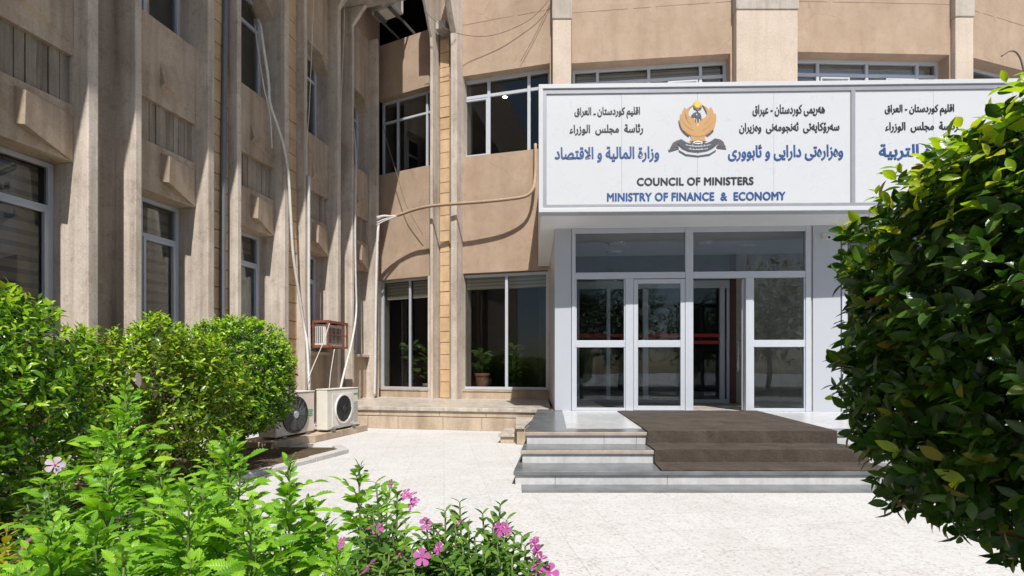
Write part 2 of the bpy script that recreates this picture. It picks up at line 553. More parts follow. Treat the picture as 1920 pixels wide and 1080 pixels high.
dark_mb = MB()  # unseen dark sheet, added for the tree-shaded ground mirrored in the glass
dark_mb.add([(-60, -16, 0.004), (60, -16, 0.004), (60, -4.2, 0.004), (-60, -4.2, 0.004)], [(0, 1, 2, 3)])
tag(dark_mb.build('unseen_dark_sheet', M['reflection_dark']), kind='structure')
bedpoly = [(-2.32, 6.5), (-2.74, 5.3), (-2.98, 4.3), (-3.02, 3.1), (-2.5, 2.45), (-1.2, 2.3), (0.25, 2.2), (0.45, 1.9), (0.45, 0.35), (-3.2, 0.3), (-5.9, 2.6),
           (-4.75, 6.3), (-3.5, 6.9), (-2.55, 6.85)]
sm = MB()
bm_ = [(x, y, 0.03) for x, y in bedpoly]
sm.prism(bedpoly, -0.05, 0.03)
soil = tag(sm.build('soil_bed', M['soil']), kind='structure')
km = MB()
kpts = [(-2.5, 6.92), (-2.27, 6.56), (-2.46, 5.95), (-2.69, 5.3), (-2.86, 4.7), (-2.93, 4.3), (-2.96, 3.7), (-2.98, 3.12), (-2.48, 2.5), (-1.2, 2.35), (0.28, 2.25), (0.51, 1.94), (0.51, 0.4)]
for i in range(len(kpts) - 1):
    a, b = Vector((*kpts[i], 0)), Vector((*kpts[i + 1], 0))
    d = (b - a)
    L_ = d.length
    fr = Frame(a.x, a.y, d.x, d.y, 1)
    k = max(1, round(L_ / 0.6))
    for j in range(k):
        km.box(fr, L_ * j / k + 0.004, L_ * (j + 1) / k - 0.004, -0.06, 0.07, -0.05, 0.055 + 0.008 * ((i + j) % 2))
kerb = tag(km.build('kerb', M['kerb'], bevel=0.012), kind='structure')

# ------------------------------------------------------------------ the building
C0 = Vector((-3.57, 12.86, 0))
L = Frame(C0.x, C0.y, -0.2407, -0.9706, -1)     # left wing: t runs from the corner towards the camera, q out of the wall
assert L.n.x > 0
A_ = Frame(-3.57, 12.86, 1.48, -0.66, 1)
B_ = Frame(-1.45, 11.98, 2.39, -0.59, 1)
C_ = Frame(1.40, 11.35, 3.68, -0.37, 1)
D_ = Frame(6.45, 10.93, 3.65, 0.11, 1)
E_ = Frame(10.5, 11.1, 3.0, 0.88, 1)
bld = thing('government_building', (0, 13, 0), 'tan concrete government building with vertical fins, stained panels and a curved window wall', 'building')


def window(fr, t0, t1, z0, z1, q, mull=(), trans=(), blind=None, bl_to=None, mat='alu', sub=(), fw=0.055, glassm='glass', blind_q=0.09):
    m = MB()
    d0, d1 = q - 0.045, q + 0.03
    m.box(fr, t0, t0 + fw, d0, d1, z0, z1)
    m.box(fr, t1 - fw, t1, d0, d1, z0, z1)
    m.box(fr, t0 + fw, t1 - fw, d0, d1, z0, z0 + fw)
    m.box(fr, t0 + fw, t1 - fw, d0, d1, z1 - fw, z1)
    for x in mull:
        m.box(fr, x - fw / 2, x + fw / 2, d0 + 0.004, d1 - 0.004, z0 + fw, z1 - fw)
    cuts = [t0 + fw] + [x for x in mull] + [t1 - fw]
    for z in trans:
        for i in range(len(cuts) - 1):
            a = cuts[i] + (fw / 2 if i else 0)
            b = cuts[i + 1] - (fw / 2 if i < len(cuts) - 2 else 0)
            m.box(fr, a, b, d0 + 0.008, d1 - 0.006, z - fw / 2, z + fw / 2)
    for (a, b, c, d) in sub:      # casement sashes
        s = 0.04
        m.box(fr, a, a + s, d0 + 0.03, d1 + 0.012, c, d)
        m.box(fr, b - s, b, d0 + 0.03, d1 + 0.012, c, d)
        m.box(fr, a + s, b - s, d0 + 0.03, d1 + 0.012, c, c + s)
        m.box(fr, a + s, b - s, d0 + 0.03, d1 + 0.012, d - s, d)
    w_ = m.build('window', M[mat], bld, bevel=0.004)
    g = MB().box(fr, t0 + 0.02, t1 - 0.02, q - 0.012, q - 0.006, z0 + 0.02, z1 - 0.02)
    gp = g.build('pane', M[glassm], w_)
    if blind:
        b = MB()
        for i in range(len(cuts) - 1):
            b.box(fr, cuts[i] + 0.03, cuts[i + 1] - 0.03, q - blind_q - 0.012, q - blind_q, bl_to if bl_to else z0 + 0.1, z1 - 0.06)
        b.build('blind', M[blind], w_)
    return w_


# left wing: six bays
PITCH = 1.69
rnd = random.Random(4)
SLZ = 9.6
for k in range(-1, 5):
    sb = 7.22 - PITCH * k            # near face of the big fin, far end of this bay
    f0, f1 = sb, sb + 1.03           # bay clear opening towards the camera
    for (a, b, lab) in ((sb - 0.12, sb, 'big'), (sb - 0.66, sb - 0.57, 'small')):
        if b < 0.1:
            continue
        m = MB()
        prof = [(-0.45, 0.0), (0.235, 0.0), (0.235, 9.18), (0.58, SLZ - 0.01), (-0.45, SLZ - 0.01)]
        if sb < 0.6:
            prof = [(-0.45, 0.0), (0.235, 0.0), (0.235, SLZ - 0.01), (-0.45, SLZ - 0.01)]
        m.extrude([L(a, q, z) for q, z in prof], L.d * (b - a))
        m.build('fin', M['fin'], bld, bevel=0.012)
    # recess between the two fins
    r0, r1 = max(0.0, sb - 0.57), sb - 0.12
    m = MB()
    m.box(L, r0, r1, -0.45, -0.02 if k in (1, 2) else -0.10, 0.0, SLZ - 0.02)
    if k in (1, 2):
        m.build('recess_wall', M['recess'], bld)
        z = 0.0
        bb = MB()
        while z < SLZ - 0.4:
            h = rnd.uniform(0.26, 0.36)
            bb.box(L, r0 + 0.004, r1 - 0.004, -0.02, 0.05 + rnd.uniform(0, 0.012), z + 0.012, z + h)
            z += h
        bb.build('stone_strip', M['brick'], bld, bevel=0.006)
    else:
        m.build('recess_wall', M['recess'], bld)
    if k == 4 and False:
        continue
    # spandrels of the bay
    MB().box(L, f0, f1, -0.42, -0.06, 0.0, 1.45).build('spandrel', M['panel'], bld)
    MB().box(L, f0, f1, -0.4, 0.03, 1.45, 1.52).build('sill', M['fin'], bld, bevel=0.006)
    mid = (f0 + f1) / 2 + 0.06
    m = MB().box(L, f0, f1, -0.42, 0.0, 3.64, 4.33)
    z1, z2 = 4.23, 3.80
    v = [L(mid, -0.01, z1 + 0.02), L(mid, 0.17, z1 - 0.06), L(mid, 0.155, z2), L(mid, -0.01, z2 + 0.03), L(f0, 0.004, z1 - 0.03), L(f0, 0.004, 3.645)]
    m.add(v, [(0, 1, 2, 3), (0, 4, 1), (1, 4, 5, 2), (2, 5, 3), (0, 3, 5, 4)])
    m.build('spandrel', M['panel'], bld, bevel=0.005)
    # board-marked recessed band
    m = MB()
    x = f0
    while x < f1 - 0.01:
        wd = min(rnd.uniform(0.085, 0.12), f1 - x)
        m.box(L, x + 0.009, x + wd, -0.40, -0.075 + rnd.uniform(-0.012, 0.012), 4.33, 4.925)
        x += wd
    m.build('board_panel', M['board'], bld)
    m = MB().box(L, f0, f1, -0.42, 0.0, 4.925, 6.11)
    v = [L(mid, -0.01, 5.58), L(mid, 0.075, 5.24), L(mid, -0.01, 5.16), L(f0, 0.004, 5.55), L(f0, 0.004, 5.06)]
    m.add(v, [(0, 1, 2), (0, 3, 1), (1, 3, 4), (1, 4, 2), (0, 2, 4, 3)])
    m.build('spandrel', M['panel'], bld, bevel=0.005)
    m = MB().box(L, f0, f1, -0.42, 0.0, 8.0, SLZ - 0.02)
    # chamfered head of the upper opening
    m.extrude([L(f0, -0.4, 7.72), L(f0, -0.4, 8.0), L(f0 + 0.22, -0.4, 8.0)], L.n * 0.39)
    m.build('spandrel', M['panel'], bld)
    window(L, f0, f1, 1.52, 3.64, -0.35, mull=[f0 + 0.60], trans=[3.1], blind='blind', bl_to=1.95 if k != 2 else 3.3,
           sub=[(f0 + 0.06, f0 + 0.57, 1.58, 3.07)])
    window(L, f0, f1, 6.11, 8.0, -0.33, mull=[f0 + 0.55], trans=[7.5], blind='blind' if k % 2 else None, bl_to=6.9)
# end of the wing towards the camera and the wall beyond the last bay
MB().box(L, 9.94, 16.0, -0.45, 0.2, 0, SLZ - 0.02).build('end_wall', M['panel'], bld)
# overhanging upper floor of the wing
m = MB().box(L, 1.45, 16.0, -0.45, 1.60, SLZ, SLZ + 0.3)
m.build('overhang', M['cap'], bld)
MB().box(L, 1.45, 16.0, -0.45, 1.35, SLZ + 0.3, 13.0).build('upper_wall', M['render'], bld)
MB().box(L, -0.1, 1.44, -0.45, 0.0, SLZ - 0.02, 13.0).build('upper_wall', M['render'], bld)

# window wall: five straight segments with plastered columns between
WA, WB, WC, WD, WE = 1.62, 2.46, 3.70, 3.65, 3.1


def wallbox(fr, t0, t1, q0, q1, z0, z1, name, mat, bev=0.0):
    return MB().box(fr, t0, t1, q0, q1, z0, z1).build(name, M[mat], bld, bevel=bev)


FL = 0.42
for fr, wd, zs, zh in ((A_, WA, 6.29, 8.30), (B_, WB, 6.37, 8.36), (C_, WC, 6.35, 8.32), (D_, WD, 6.35, 8.32), (E_, WE, 6.35, 8.32)):
    wallbox(fr, 0, wd, -0.32, 0.0, 3.5, zs, 'spandrel', 'render')
    wallbox(fr, 0, wd, -0.45, -0.005, zh, 9.72 if fr is A_ else 13.0, 'spandrel', 'render')
    wallbox(fr, 0, wd, -0.38, -0.02, FL - 0.1, 0.60, 'plinth', 'clad')
    wallbox(fr, 0, wd, -0.36, 0.0, 0.60, 0.63, 'sill', 'clad')
    wallbox(fr, -0.02, 0.03, -0.45, -0.003, FL, 3.5, 'jamb', 'fin')
    wallbox(fr, wd - 0.04, wd + 0.02, -0.45, -0.003, FL, 3.5, 'jamb', 'fin')

for fr, wd, zj in ((B_, WB, 9.62), (C_, WC, 9.50), (D_, WD, 9.46), (E_, WE, 9.4)):
    jm = MB()
    x_ = 0.02
    while x_ < wd - 0.02:
        w__ = min(rnd.uniform(0.25, 0.7), wd - 0.02 - x_)
        jm.box(fr, x_, x_ + w__, -0.02, -0.002, zj + rnd.uniform(-0.006, 0.006), zj + 0.012)
        x_ += w__ + rnd.choice((0.0, 0.0, 0.12))
    jm.build('joint', M['joint'], bld)
# segment A, the corner
window(A_, 0.03, WA - 0.03, 0.63, 3.5, -0.16, mull=[0.93], blind='blindl', bl_to=3.0, mat='alug')
window(A_, 0.0, WA, 6.29, 8.30, -0.22, mull=[0.50, 1.42], trans=[7.75], mat='alu')
# segment B
bx0, bx1 = 0.16, B_.hit(1030, 600, -0.18)[0]
window(B_, bx0, bx1, 0.64, 3.48, -0.14, mull=[B_.hit(950, 600, -0.14)[0]], blind='blindl', bl_to=3.13, mat='alu', fw=0.07)
wallbox(B_, 0.0, bx0, -0.4, -0.004, 0.63, 3.5, 'jamb', 'fin')
wallbox(B_, bx1, WB - 0.04, -0.4, -0.004, 0.63, 3.5, 'jamb', 'fin')
window(B_, 0.12, WB - 0.05, 6.37, 8.36, -0.24, mull=[B_.hit(917, 220, -0.24)[0], B_.hit(992, 220, -0.24)[0]], trans=[7.93], mat='alu', fw=0.075,
       sub=[(0.2, B_.hit(917, 220, -0.24)[0] - 0.03, 6.45, 7.87)])
wallbox(B_, 0.0, 0.12, -0.4, -0.006, 6.37, 8.36, 'jamb', 'fin')
wallbox(B_, WB - 0.05, WB, -0.4, -0.006, 6.37, 8.36, 'jamb', 'render')
# segments C and D above the sign
for fr, wd, pxs, pys in ((C_, WC, (1120, 1216, 1313), 150), (D_, WD, (1532, 1624, 1718), 150)):
    ms = [fr.hit(x, pys, -0.3)[0] for x in pxs]
    ms = [x for x in ms if 0.2 < x < wd - 0.2]
    window(fr, 0.02, wd - 0.12, 6.35, 8.32, -0.30, mull=ms, trans=[7.98], mat='alu', fw=0.07, blind='blindl', bl_to=7.6,
           sub=[(ms[0] + 0.06, ms[0] + 0.75, 6.45, 7.92), (ms[-1] - 0.75, ms[-1] - 0.06, 6.45, 7.92)])
    wallbox(fr, wd - 0.12, wd, -0.45, -0.004, 6.35, 8.32, 'jamb', 'render')
    wallbox(fr, 0.05, wd - 0.05, -0.3, -0.05, 0.73, 3.5, 'infill', 'lobby') if fr is D_ else None
window(E_, 0.05, WE - 0.1, 6.35, 8.32, -0.3, mull=[0.55, 1.6], trans=[7.98], mat='alu')
wallbox(E_, 0.05, WE - 0.05, -0.3, -0.05, 0.73, 3.5, 'infill', 'lobby')


def colbox(x0, x1, Y0, Y1, z0, z1, mat, name='column'):
    return MB().box(W, x0, x1, -Y1, -Y0, z0, z1).build(name, M[mat], bld, bevel=0.015)


# plastered columns: thin, thick, thin; the grey cast tops start at about 9.2 m
c1a, c1b = at(1036, 200, 11.25).x, at(1071, 200, 11.25).x
colbox(c1a, c1b, 11.22, 11.75, FL, 9.26, 'column'); colbox(c1a - 0.015, c1b + 0.015, 11.20, 11.75, 9.265, 13, 'cap')
c2a, c2b = at(1380, 100, 10.85).x, at(1495, 100, 10.85).x
colbox(c2a, c2b, 10.83, 11.4, FL, 9.19, 'column'); colbox(c2a - 0.02, c2b + 0.02, 10.81, 11.4, 9.195, 13, 'cap')
c3a, c3b = at(1790, 100, 10.95).x, at(1824, 100, 10.95).x
colbox(c3a, c3b, 10.93, 11.5, FL, 9.1, 'column'); colbox(c3a - 0.015, c3b + 0.015, 10.91, 11.5, 9.105, 13, 'cap')

# the pair of fins with the yellow stone strip, between A and B
mid_n = (A_.n + B_.n).normalized()


def finpair(px0, px1, Yb, n, p, name):
    """a fin of the window wall whose front shows between two columns of the photograph"""
    fr = Frame(at(px0, 600, Yb).x, Yb, -n.y, n.x, 1)
    wd = (px1 - px0) / FPX * Yb / abs(fr.d.x + 0.16 * -fr.d.y * 0)
    m = MB()
    prof = [(-0.45, 0.3), (p, 0.3), (p, 8.85), (p + 0.12, 9.15), (p + 0.34, 9.75), (p + 0.66, 10.35), (p + 0.66, 11.2), (-0.45, 11.2)]
    m.extrude([fr(0, q, z) for q, z in prof], fr.d * wd)
    return m.build(name, M['fin'], bld, bevel=0.012)


nA = Vector((math.sin(R(19)) * -1, -math.cos(R(19)), 0))
fA = Frame(at(811, 600, 12.1).x, 12.1, -nA.y, nA.x, 1)


def fin_at(pxf0, pxf1, pxback, Yback, n, top):
    """front face from pxf0 to pxf1, its right side reaching back to pxback at depth Yback"""
    fr0 = Frame(at(pxback, 600, Yback).x, Yback, -n.y, n.x, 1)
    # find the depth p at which the right front edge shows in column pxf1
    best = min([i * 0.005 for i in range(160)], key=lambda p: abs(CX + FPX * fr0(0, p, 1).x / fr0(0, p, 1).y - pxf1))
    wbest = min([i * 0.003 for i in range(1, 120)], key=lambda w_: abs(CX + FPX * fr0(-w_, best, 1).x / fr0(-w_, best, 1).y - pxf0))
    m = MB()
    prof = [(-0.45, 0.3), (best, 0.3), (best, 8.9), (best + 0.02, 9.2), (best + 0.30, 9.72), (best + 0.62, 10.3), (best + 0.62, 11.2), (-0.45, 11.2)]
    m.extrude([fr0(-wbest, q, z) for q, z in prof], fr0.d * wbest)
    return m.build('fin', M['fin'], bld, bevel=0.012), fr0, best, wbest


fl, frl, pl_, wl_ = fin_at(806, 811, 825, 12.12, nA, 9)
fr_, frr, pr_, wr_ = fin_at(845, 856, 870, 11.98, nA, 9)
bb = MB()
z = FL
q0 = 0.02
xs0 = at(826, 600, 12.08)
frs = Frame(xs0.x, xs0.y, -nA.y, nA.x, 1)
wS = (845 - 826) / FPX * 12.08 / frs.d.x
while z < 9.15:
    h = rnd.uniform(0.24, 0.40)
    bb.box(frs, 0.004, wS - 0.02, -0.2, q0 + rnd.uniform(0, 0.014), z + 0.014, z + h)
    z += h
bb.build('stone_strip', M['brick'], bld, bevel=0.006)
MB().box(frs, 0.02, wS + 0.02, -0.2, 0.30, 9.42, 9.62).build('cap_block', M['cap'], bld, bevel=0.012)
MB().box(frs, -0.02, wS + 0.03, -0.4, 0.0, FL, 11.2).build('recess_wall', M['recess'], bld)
# soffit over the corner and a header
MB().box(A_, -0.1, WA + 0.1, -0.4, 0.1, 11.6, 13.0).build('upper_wall', M['render'], bld)

# interior shell, floors and roof keep the rooms dark
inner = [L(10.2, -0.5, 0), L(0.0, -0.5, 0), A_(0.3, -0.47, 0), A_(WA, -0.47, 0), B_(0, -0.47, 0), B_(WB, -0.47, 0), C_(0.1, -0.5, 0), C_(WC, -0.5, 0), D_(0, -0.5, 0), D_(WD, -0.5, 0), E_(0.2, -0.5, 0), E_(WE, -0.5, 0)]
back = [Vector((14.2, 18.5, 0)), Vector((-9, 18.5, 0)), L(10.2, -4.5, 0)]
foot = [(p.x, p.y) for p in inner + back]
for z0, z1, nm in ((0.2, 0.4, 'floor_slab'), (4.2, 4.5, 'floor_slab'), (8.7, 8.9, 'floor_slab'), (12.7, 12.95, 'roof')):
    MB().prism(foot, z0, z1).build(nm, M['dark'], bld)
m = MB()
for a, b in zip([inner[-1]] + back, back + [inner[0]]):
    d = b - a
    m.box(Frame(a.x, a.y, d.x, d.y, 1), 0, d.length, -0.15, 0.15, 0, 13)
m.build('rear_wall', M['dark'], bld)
# ------------------------------------------------------------------ terrace beside the entrance
ter = thing('terrace', (-1.2, 10.5, 0), 'low stone clad terrace with stained front under the ground floor windows', 'terrace')
tp = [(-3.62, 9.55), (0.44, 8.78), (0.62, 8.72), (1.2, 11.8), (-1.5, 12.6), (-3.6, 13.2), (-4.2, 12.9)]
MB().prism(tp, 0.0, 0.35).build('base', M['clad'], ter)
tp2 = [(-3.68, 9.50), (0.42, 8.73), (0.66, 8.68), (1.24, 11.75), (-1.5, 12.55), (-3.6, 13.1), (-4.15, 12.85)]
m = MB().prism(tp2, 0.352, 0.42)
m.build('coping', M['slabtop'], ter, bevel=0.008)
d = Vector((0.44 + 3.62, 8.78 - 9.55, 0))
tf = Frame(-3.62, 9.55, d.x, d.y, 1)
m = MB()
x = 0.0
for i, wdt in enumerate((0.85, 0.62, 0.9, 0.75, 1.0)):
    m.box(tf, x + 0.004, x + wdt - 0.004, 0.001, 0.03, 0.0, 0.235)
    x += wdt
x = 0.0
for i, wdt in enumerate((1.1, 1.2, 0.9, 0.9)):
    m.box(tf, x + 0.003, x + wdt - 0.003, 0.001, 0.022, 0.25, 0.35)
    x += wdt
m.build('cladding', M['clad'], ter, bevel=0.006)

sst = thing('side_steps', (0.0, 8.0, 0), 'two small sandstone steps in the corner beside the granite stairs', 'steps')
m = MB()
e = lambda x, y: (x, y)
m.prism([(-0.18, 7.45), (0.06, 7.42), (0.10, 8.1), (-0.08, 8.2)], 0.0, 0.10)
m.build('step', M['clad'], sst, bevel=0.006)
MB().prism([(-0.21, 7.42), (0.055, 7.39), (0.10, 8.12), (-0.11, 8.22)], 0.101, 0.14).build('tread', M['slabtop'], sst, bevel=0.005)
MB().prism([(0.07, 7.3), (0.2, 7.28), (0.42, 8.7), (0.1, 8.75)], 0.0, 0.24).build('step', M['clad'], sst, bevel=0.006)
MB().prism([(0.05, 7.27), (0.19, 7.25), (0.41, 8.68), (0.07, 8.75)], 0.241, 0.28).build('tread', M['slabtop'], sst, bevel=0.005)

# ------------------------------------------------------------------ entrance stairs
st = thing('entrance_stairs', (3, 6.5, 0), 'three wide steps of grey granite and white marble leading to the glass doors', 'stairs')
XR = 9.2


def leftx(Y, z):
    base = 0.15 + (Y - 5.53) * 0.0966
    return base - (0.02 if z < 0.3 else 0) - (0.04 if z < 0.2 else 0)


def stepblock(z, Yf, Yb, r=0.14):
    m = MB().prism([(leftx(Yf, z) + 0.02, Yf + 0.010), (XR, Yf + 0.010), (XR, Yb), (leftx(Yb, z) + 0.02, Yb)], z - r, z - 0.04)
    m.build('riser', M['marble'], st)
    m = MB().prism([(leftx(Yf, z) + 0.004, Yf + 0.006), (XR, Yf + 0.006), (XR, Yb), (leftx(Yb, z) + 0.004, Yb)], z - 0.0399, z - 0.001)
    m.build('tread', M['granite'], st)
    m = MB().prism([(leftx(Yf, z), Yf - 0.012), (XR, Yf - 0.012), (XR, Yf + 0.005), (leftx(Yf, z), Yf + 0.005)], z - 0.042, z - 0.002)
    m.build('nosing', M['nosing'] if z > 0.2 else M['granite'], st, bevel=0.006)


stepblock(0.42, 5.53, 8.9)
stepblock(0.28, 5.12, 6.2)
stepblock(0.14, 4.735, 5.9)
MB().prism([(0.09, 4.45), (XR, 4.43), (XR, 4.78), (0.09, 4.78)], -0.02, 0.006).build('ground_strip', M['granite'], st)
# white marble field of the landing
MB().prism([(0.66, 5.86), (XR - 0.2, 5.86), (XR - 0.2, 8.6), (0.9, 8.72)], 0.40, 0.4235).build('landing', M['marble'], st)
# joints in the risers read as thin dark lines
m = MB()
for x, Yf, z in ((1.05, 5.56, 0.42), (1.42, 5.56, 0.42), (1.52, 4.765, 0.14), (3.6, 4.765, 0.14), (0.42, 4.765, 0.14)):
    m.box(W, x, x + 0.006, -Yf + 0.01, -Yf + 0.0215, z - 0.135, z - 0.045)
m.build('joint', M['granite'], st)

mt = MB()


def matstrip(p0, p1, p2, p3, vec, ):
    mt.extrude([p0, p1, p2, p3], vec)


prof = [(8.19, 0.4245, 1.78, 4.15), (5.505, 0.4245, 1.54, 3.69), (5.505, 0.281, 1.53, 3.70), (5.095, 0.281, 1.50, 3.75), (5.095, 0.141, 1.50, 3.75), (4.735, 0.141, 1.46, 3.74)]
off = 0.014
top, bot = [], []
for i, (Y, z, xl, xr) in enumerate(prof):
    dy = -off if i in (1, 2, 3, 4) else (0 if i == 0 else 0.004)
    top.append((Y + dy, z + off, xl, xr))
    bot.append((Y, z, xl, xr))
vv, ff = [], []
NX = 24
rr_ = random.Random(2)
for row in (top, bot):
    for (Y, z, xl, xr) in row:
        for j in range(NX + 1):
            x = xl + (xr - xl) * j / NX
            if row is top:
                vv.append((x + rr_.uniform(-0.008, 0.008), Y + rr_.uniform(-0.006, 0.006), z + rr_.uniform(-0.002, 0.006)))
            else:
                vv.append((x, Y, z))
n_ = len(prof)
S = NX + 1
for layer in (0, 1):
    for i in range(n_ - 1):
        for j in range(NX):
            a = layer * n_ * S + i * S + j
            ff.append((a, a + 1, a + S + 1, a + S))
for i in range(n_ - 1):
    for j in (0, NX):
        a = i * S + j
        b = n_ * S + i * S + j
        ff.append((a, a + S, b + S, b))
for i in (0, n_ - 1):
    for j in range(NX):
        a = i * S + j
        b = n_ * S + i * S + j
        ff.append((a, a + 1, b + 1, b))
mt.add(vv, ff)
mo = tag(mt.build('door_mat', M['mat'], bevel=0.012), 'wide brown ribbed mat running down the stairs from the doors', 'mat')

# ------------------------------------------------------------------ entrance porch
P = Frame(0.74, 8.4, math.cos(R(2.5)), -math.sin(R(2.5)), 1)
por = thing('entrance_porch', (3.2, 9.5, 0.42), 'boxy white aluminium entrance porch with glazed doors under a deep canopy', 'porch')


def px_(x, y=600, q=0.0):
    return P.hit(x, y, q)[0]


def pz(y, x=1290, q=0.0):
    return P.hit(x, y, q)[1]


ZT = 3.57
m = MB()
m.box(P, px_(1040), px_(1071), -0.25, 0.02, 0.42, ZT)
m.build('pillar', M['clad_alu'], por, bevel=0.006)
MB().box(P, px_(1523), px_(1575), -0.25, 0.02, 0.42, ZT).build('pillar', M['clad_alu'], por, bevel=0.006)
MB().box(P, px_(1519.5), px_(1522.5), -0.2, 0.0, 0.42, ZT).build('seal_strip', M['lobbystone'], por)
# outer door frame
zc = [0.425, pz(522), pz(510), pz(436), ZT]
fm = MB()
posts = [(1071.5, 1079), (1172, 1187), (1284, 1299), (1397, 1411), (1509, 1519)]
for i, (a, b) in enumerate(posts):
    zt = zc[1] if i in (1, 3) else ZT
    fm.box(P, px_(a) + 0.002, px_(b), -0.06, 0.03, 0.425, zt)
for a, b in ((1079, 1284), (1299, 1509)):
    fm.box(P, px_(a), px_(b), -0.055, 0.026, zc[1], zc[2])
    fm.box(P, px_(a), px_(b), -0.055, 0.026, zc[3], ZT)
fm.build('door_frame', M['alu'], por, bevel=0.005)
gp = MB()
for a, b in ((1079, 1284), (1299, 1509)):
    gp.box(P, px_(a), px_(b), -0.02, -0.012, zc[2], zc[3])
gp.build('transom_pane', M['glassd'], por)
zr0, zr1 = pz(651), pz(638)
# fixed side panels
for a, b in ((1079, 1172), (1411, 1509)):
    s = MB()
    s.box(P, px_(a), px_(b), -0.05, 0.022, zr0, zr1)
    s.box(P, px_(a), px_(b), -0.05, 0.022, 0.425, 0.425 + 0.05)
    for e0_, e1_ in ((px_(a), px_(a) + 0.02), (px_(b) - 0.02, px_(b))):
        s.box(P, e0_, e1_, -0.048, 0.015, 0.475, zr0)
        s.box(P, e0_, e1_, -0.048, 0.015, zr1, zc[1])
    so_ = s.build('side_panel', M['alu'], por, bevel=0.004)
    g = MB().box(P, px_(a), px_(b), -0.02, -0.012, 0.475, zr0)
    g.box(P, px_(a), px_(b), -0.02, -0.012, zr1, zc[1])
    g.build('pane', M['glassd'], so_)


def leaf(fr, t0, t1, handle_t, nm='door'):
    s = MB()
    st_ = 0.075
    z0, z1 = 0.435, zc[1] - 0.012
    s.box(fr, t0, t0 + st_, -0.03, 0.028, z0, z1)
    s.box(fr, t1 - st_, t1, -0.03, 0.028, z0, z1)
    s.box(fr, t0 + st_, t1 - st_, -0.028, 0.026, z0, z0 + 0.075)
    s.box(fr, t0 + st_, t1 - st_, -0.028, 0.026, z1 - 0.075, z1)
    s.box(fr, t0 + st_, t1 - st_, -0.028, 0.026, zr0, zr1)
    d = s.build(nm, M['alu'], por, bevel=0.004)
    g = MB().box(fr, t0 + st_, t1 - st_, -0.006, 0.002, z0 + 0.075, zr0)
    g.box(fr, t0 + st_, t1 - st_, -0.006, 0.002, zr1, z1 - 0.075)
    g.build('pane', M['glassd'], d)
    if handle_t is None:
        return d
    h = MB()
    for side in (1, -1):
        h.tube([fr(handle_t, 0.03 * side, 1.10), fr(handle_t, 0.085 * side, 1.10), fr(handle_t, 0.085 * side, 1.68), fr(handle_t, 0.03 * side, 1.68)], 0.012, 8)
    h.build('handle', M['metal'], d, smooth=True)
    return d


leaf(P, px_(1187.5), px_(1283.5), None)
hinge = P(px_(1396), -0.04, 0)
dirn = Vector((math.sin(R(25.0)), math.cos(R(25.0)), 0))
dl = Frame(hinge.x, hinge.y, dirn.x, dirn.y, -1)
leaf(dl, 0.02, 0.98, 0.86)
sc_ = thing('security_camera', P(px_(1543), 0.03, 3.36), 'small white security camera high on the right porch pillar', 'camera')
MB().box(P, px_(1540), px_(1546), 0.021, 0.05, 3.34, 3.42).build('bracket', M['white_plastic'], sc_, bevel=0.004)
MB().tube([P(px_(1543), 0.05, 3.37), P(px_(1543), 0.17, 3.33)], [0.03, 0.036], 14).build('body', M['white_plastic'], sc_)
MB().tube([P(px_(1543), 0.171, 3.33), P(px_(1543), 0.178, 3.328)], [0.024, 0.024], 14).build('lens', M['black'], sc_)
# glazing to the right of the pillar
s2 = px_(1577)
s = MB()
for x in (s2, s2 + 1.6, s2 + 3.2):
    s.box(P, x, x + 0.09, -0.06, 0.03, 0.425, ZT)
s.box(P, s2 + 0.09, s2 + 3.2, -0.052, 0.022, 0.43, 0.47)
for a, b in ((s2 + 0.09, s2 + 1.6), (s2 + 1.69, s2 + 3.2)):
    s.box(P, a, b, -0.05, 0.024, 0.425, 0.475)
    s.box(P, a, b, -0.05, 0.024, zr0, zr1)
    s.box(P, a, b, -0.05, 0.024, zc[1], zc[2])
    s.box(P, a, b, -0.05, 0.024, zc[3], ZT)
sp_ = s.build('side_panel', M['alu'], por, bevel=0.004)
MB().box(P, s2 + 0.05, s2 + 3.25, -0.02, -0.012, 0.45, ZT - 0.05).build('pane', M['glassd'], sp_)
# side walls of the vestibule
MB().box(P, px_(1040) + 0.005, px_(1040) + 0.10, -2.75, -0.251, 0.42, ZT - 0.002).build('side_wall', M['clad_alu'], por)
MB().box(P, s2 + 3.29, s2 + 3.4, -2.6, 0.0, 0.42, ZT - 0.002).build('side_wall', M['clad_alu'], por)
# canopy box
m = MB()
can = [(0.455, 7.62), (10.6, 7.43), (10.9, 11.0), (6.4, 10.78), (5.1, 10.9), (0.62, 11.42)]
m.prism(can, ZT + 0.001, 5.28)
m.build('canopy', M['soffit'], por)
# round lamps under the canopy
for x, y in ((2.0, 9.3), (2.1, 10.0), (3.7, 9.3), (4.6, 9.5)):
    cl = MB().disc((x, y, ZT), (0, 0, -1), 0.16, 0.05, 28, 0, 0.13)
    cl.build('ceiling_lamp', M['emwhite'], por, smooth=False)
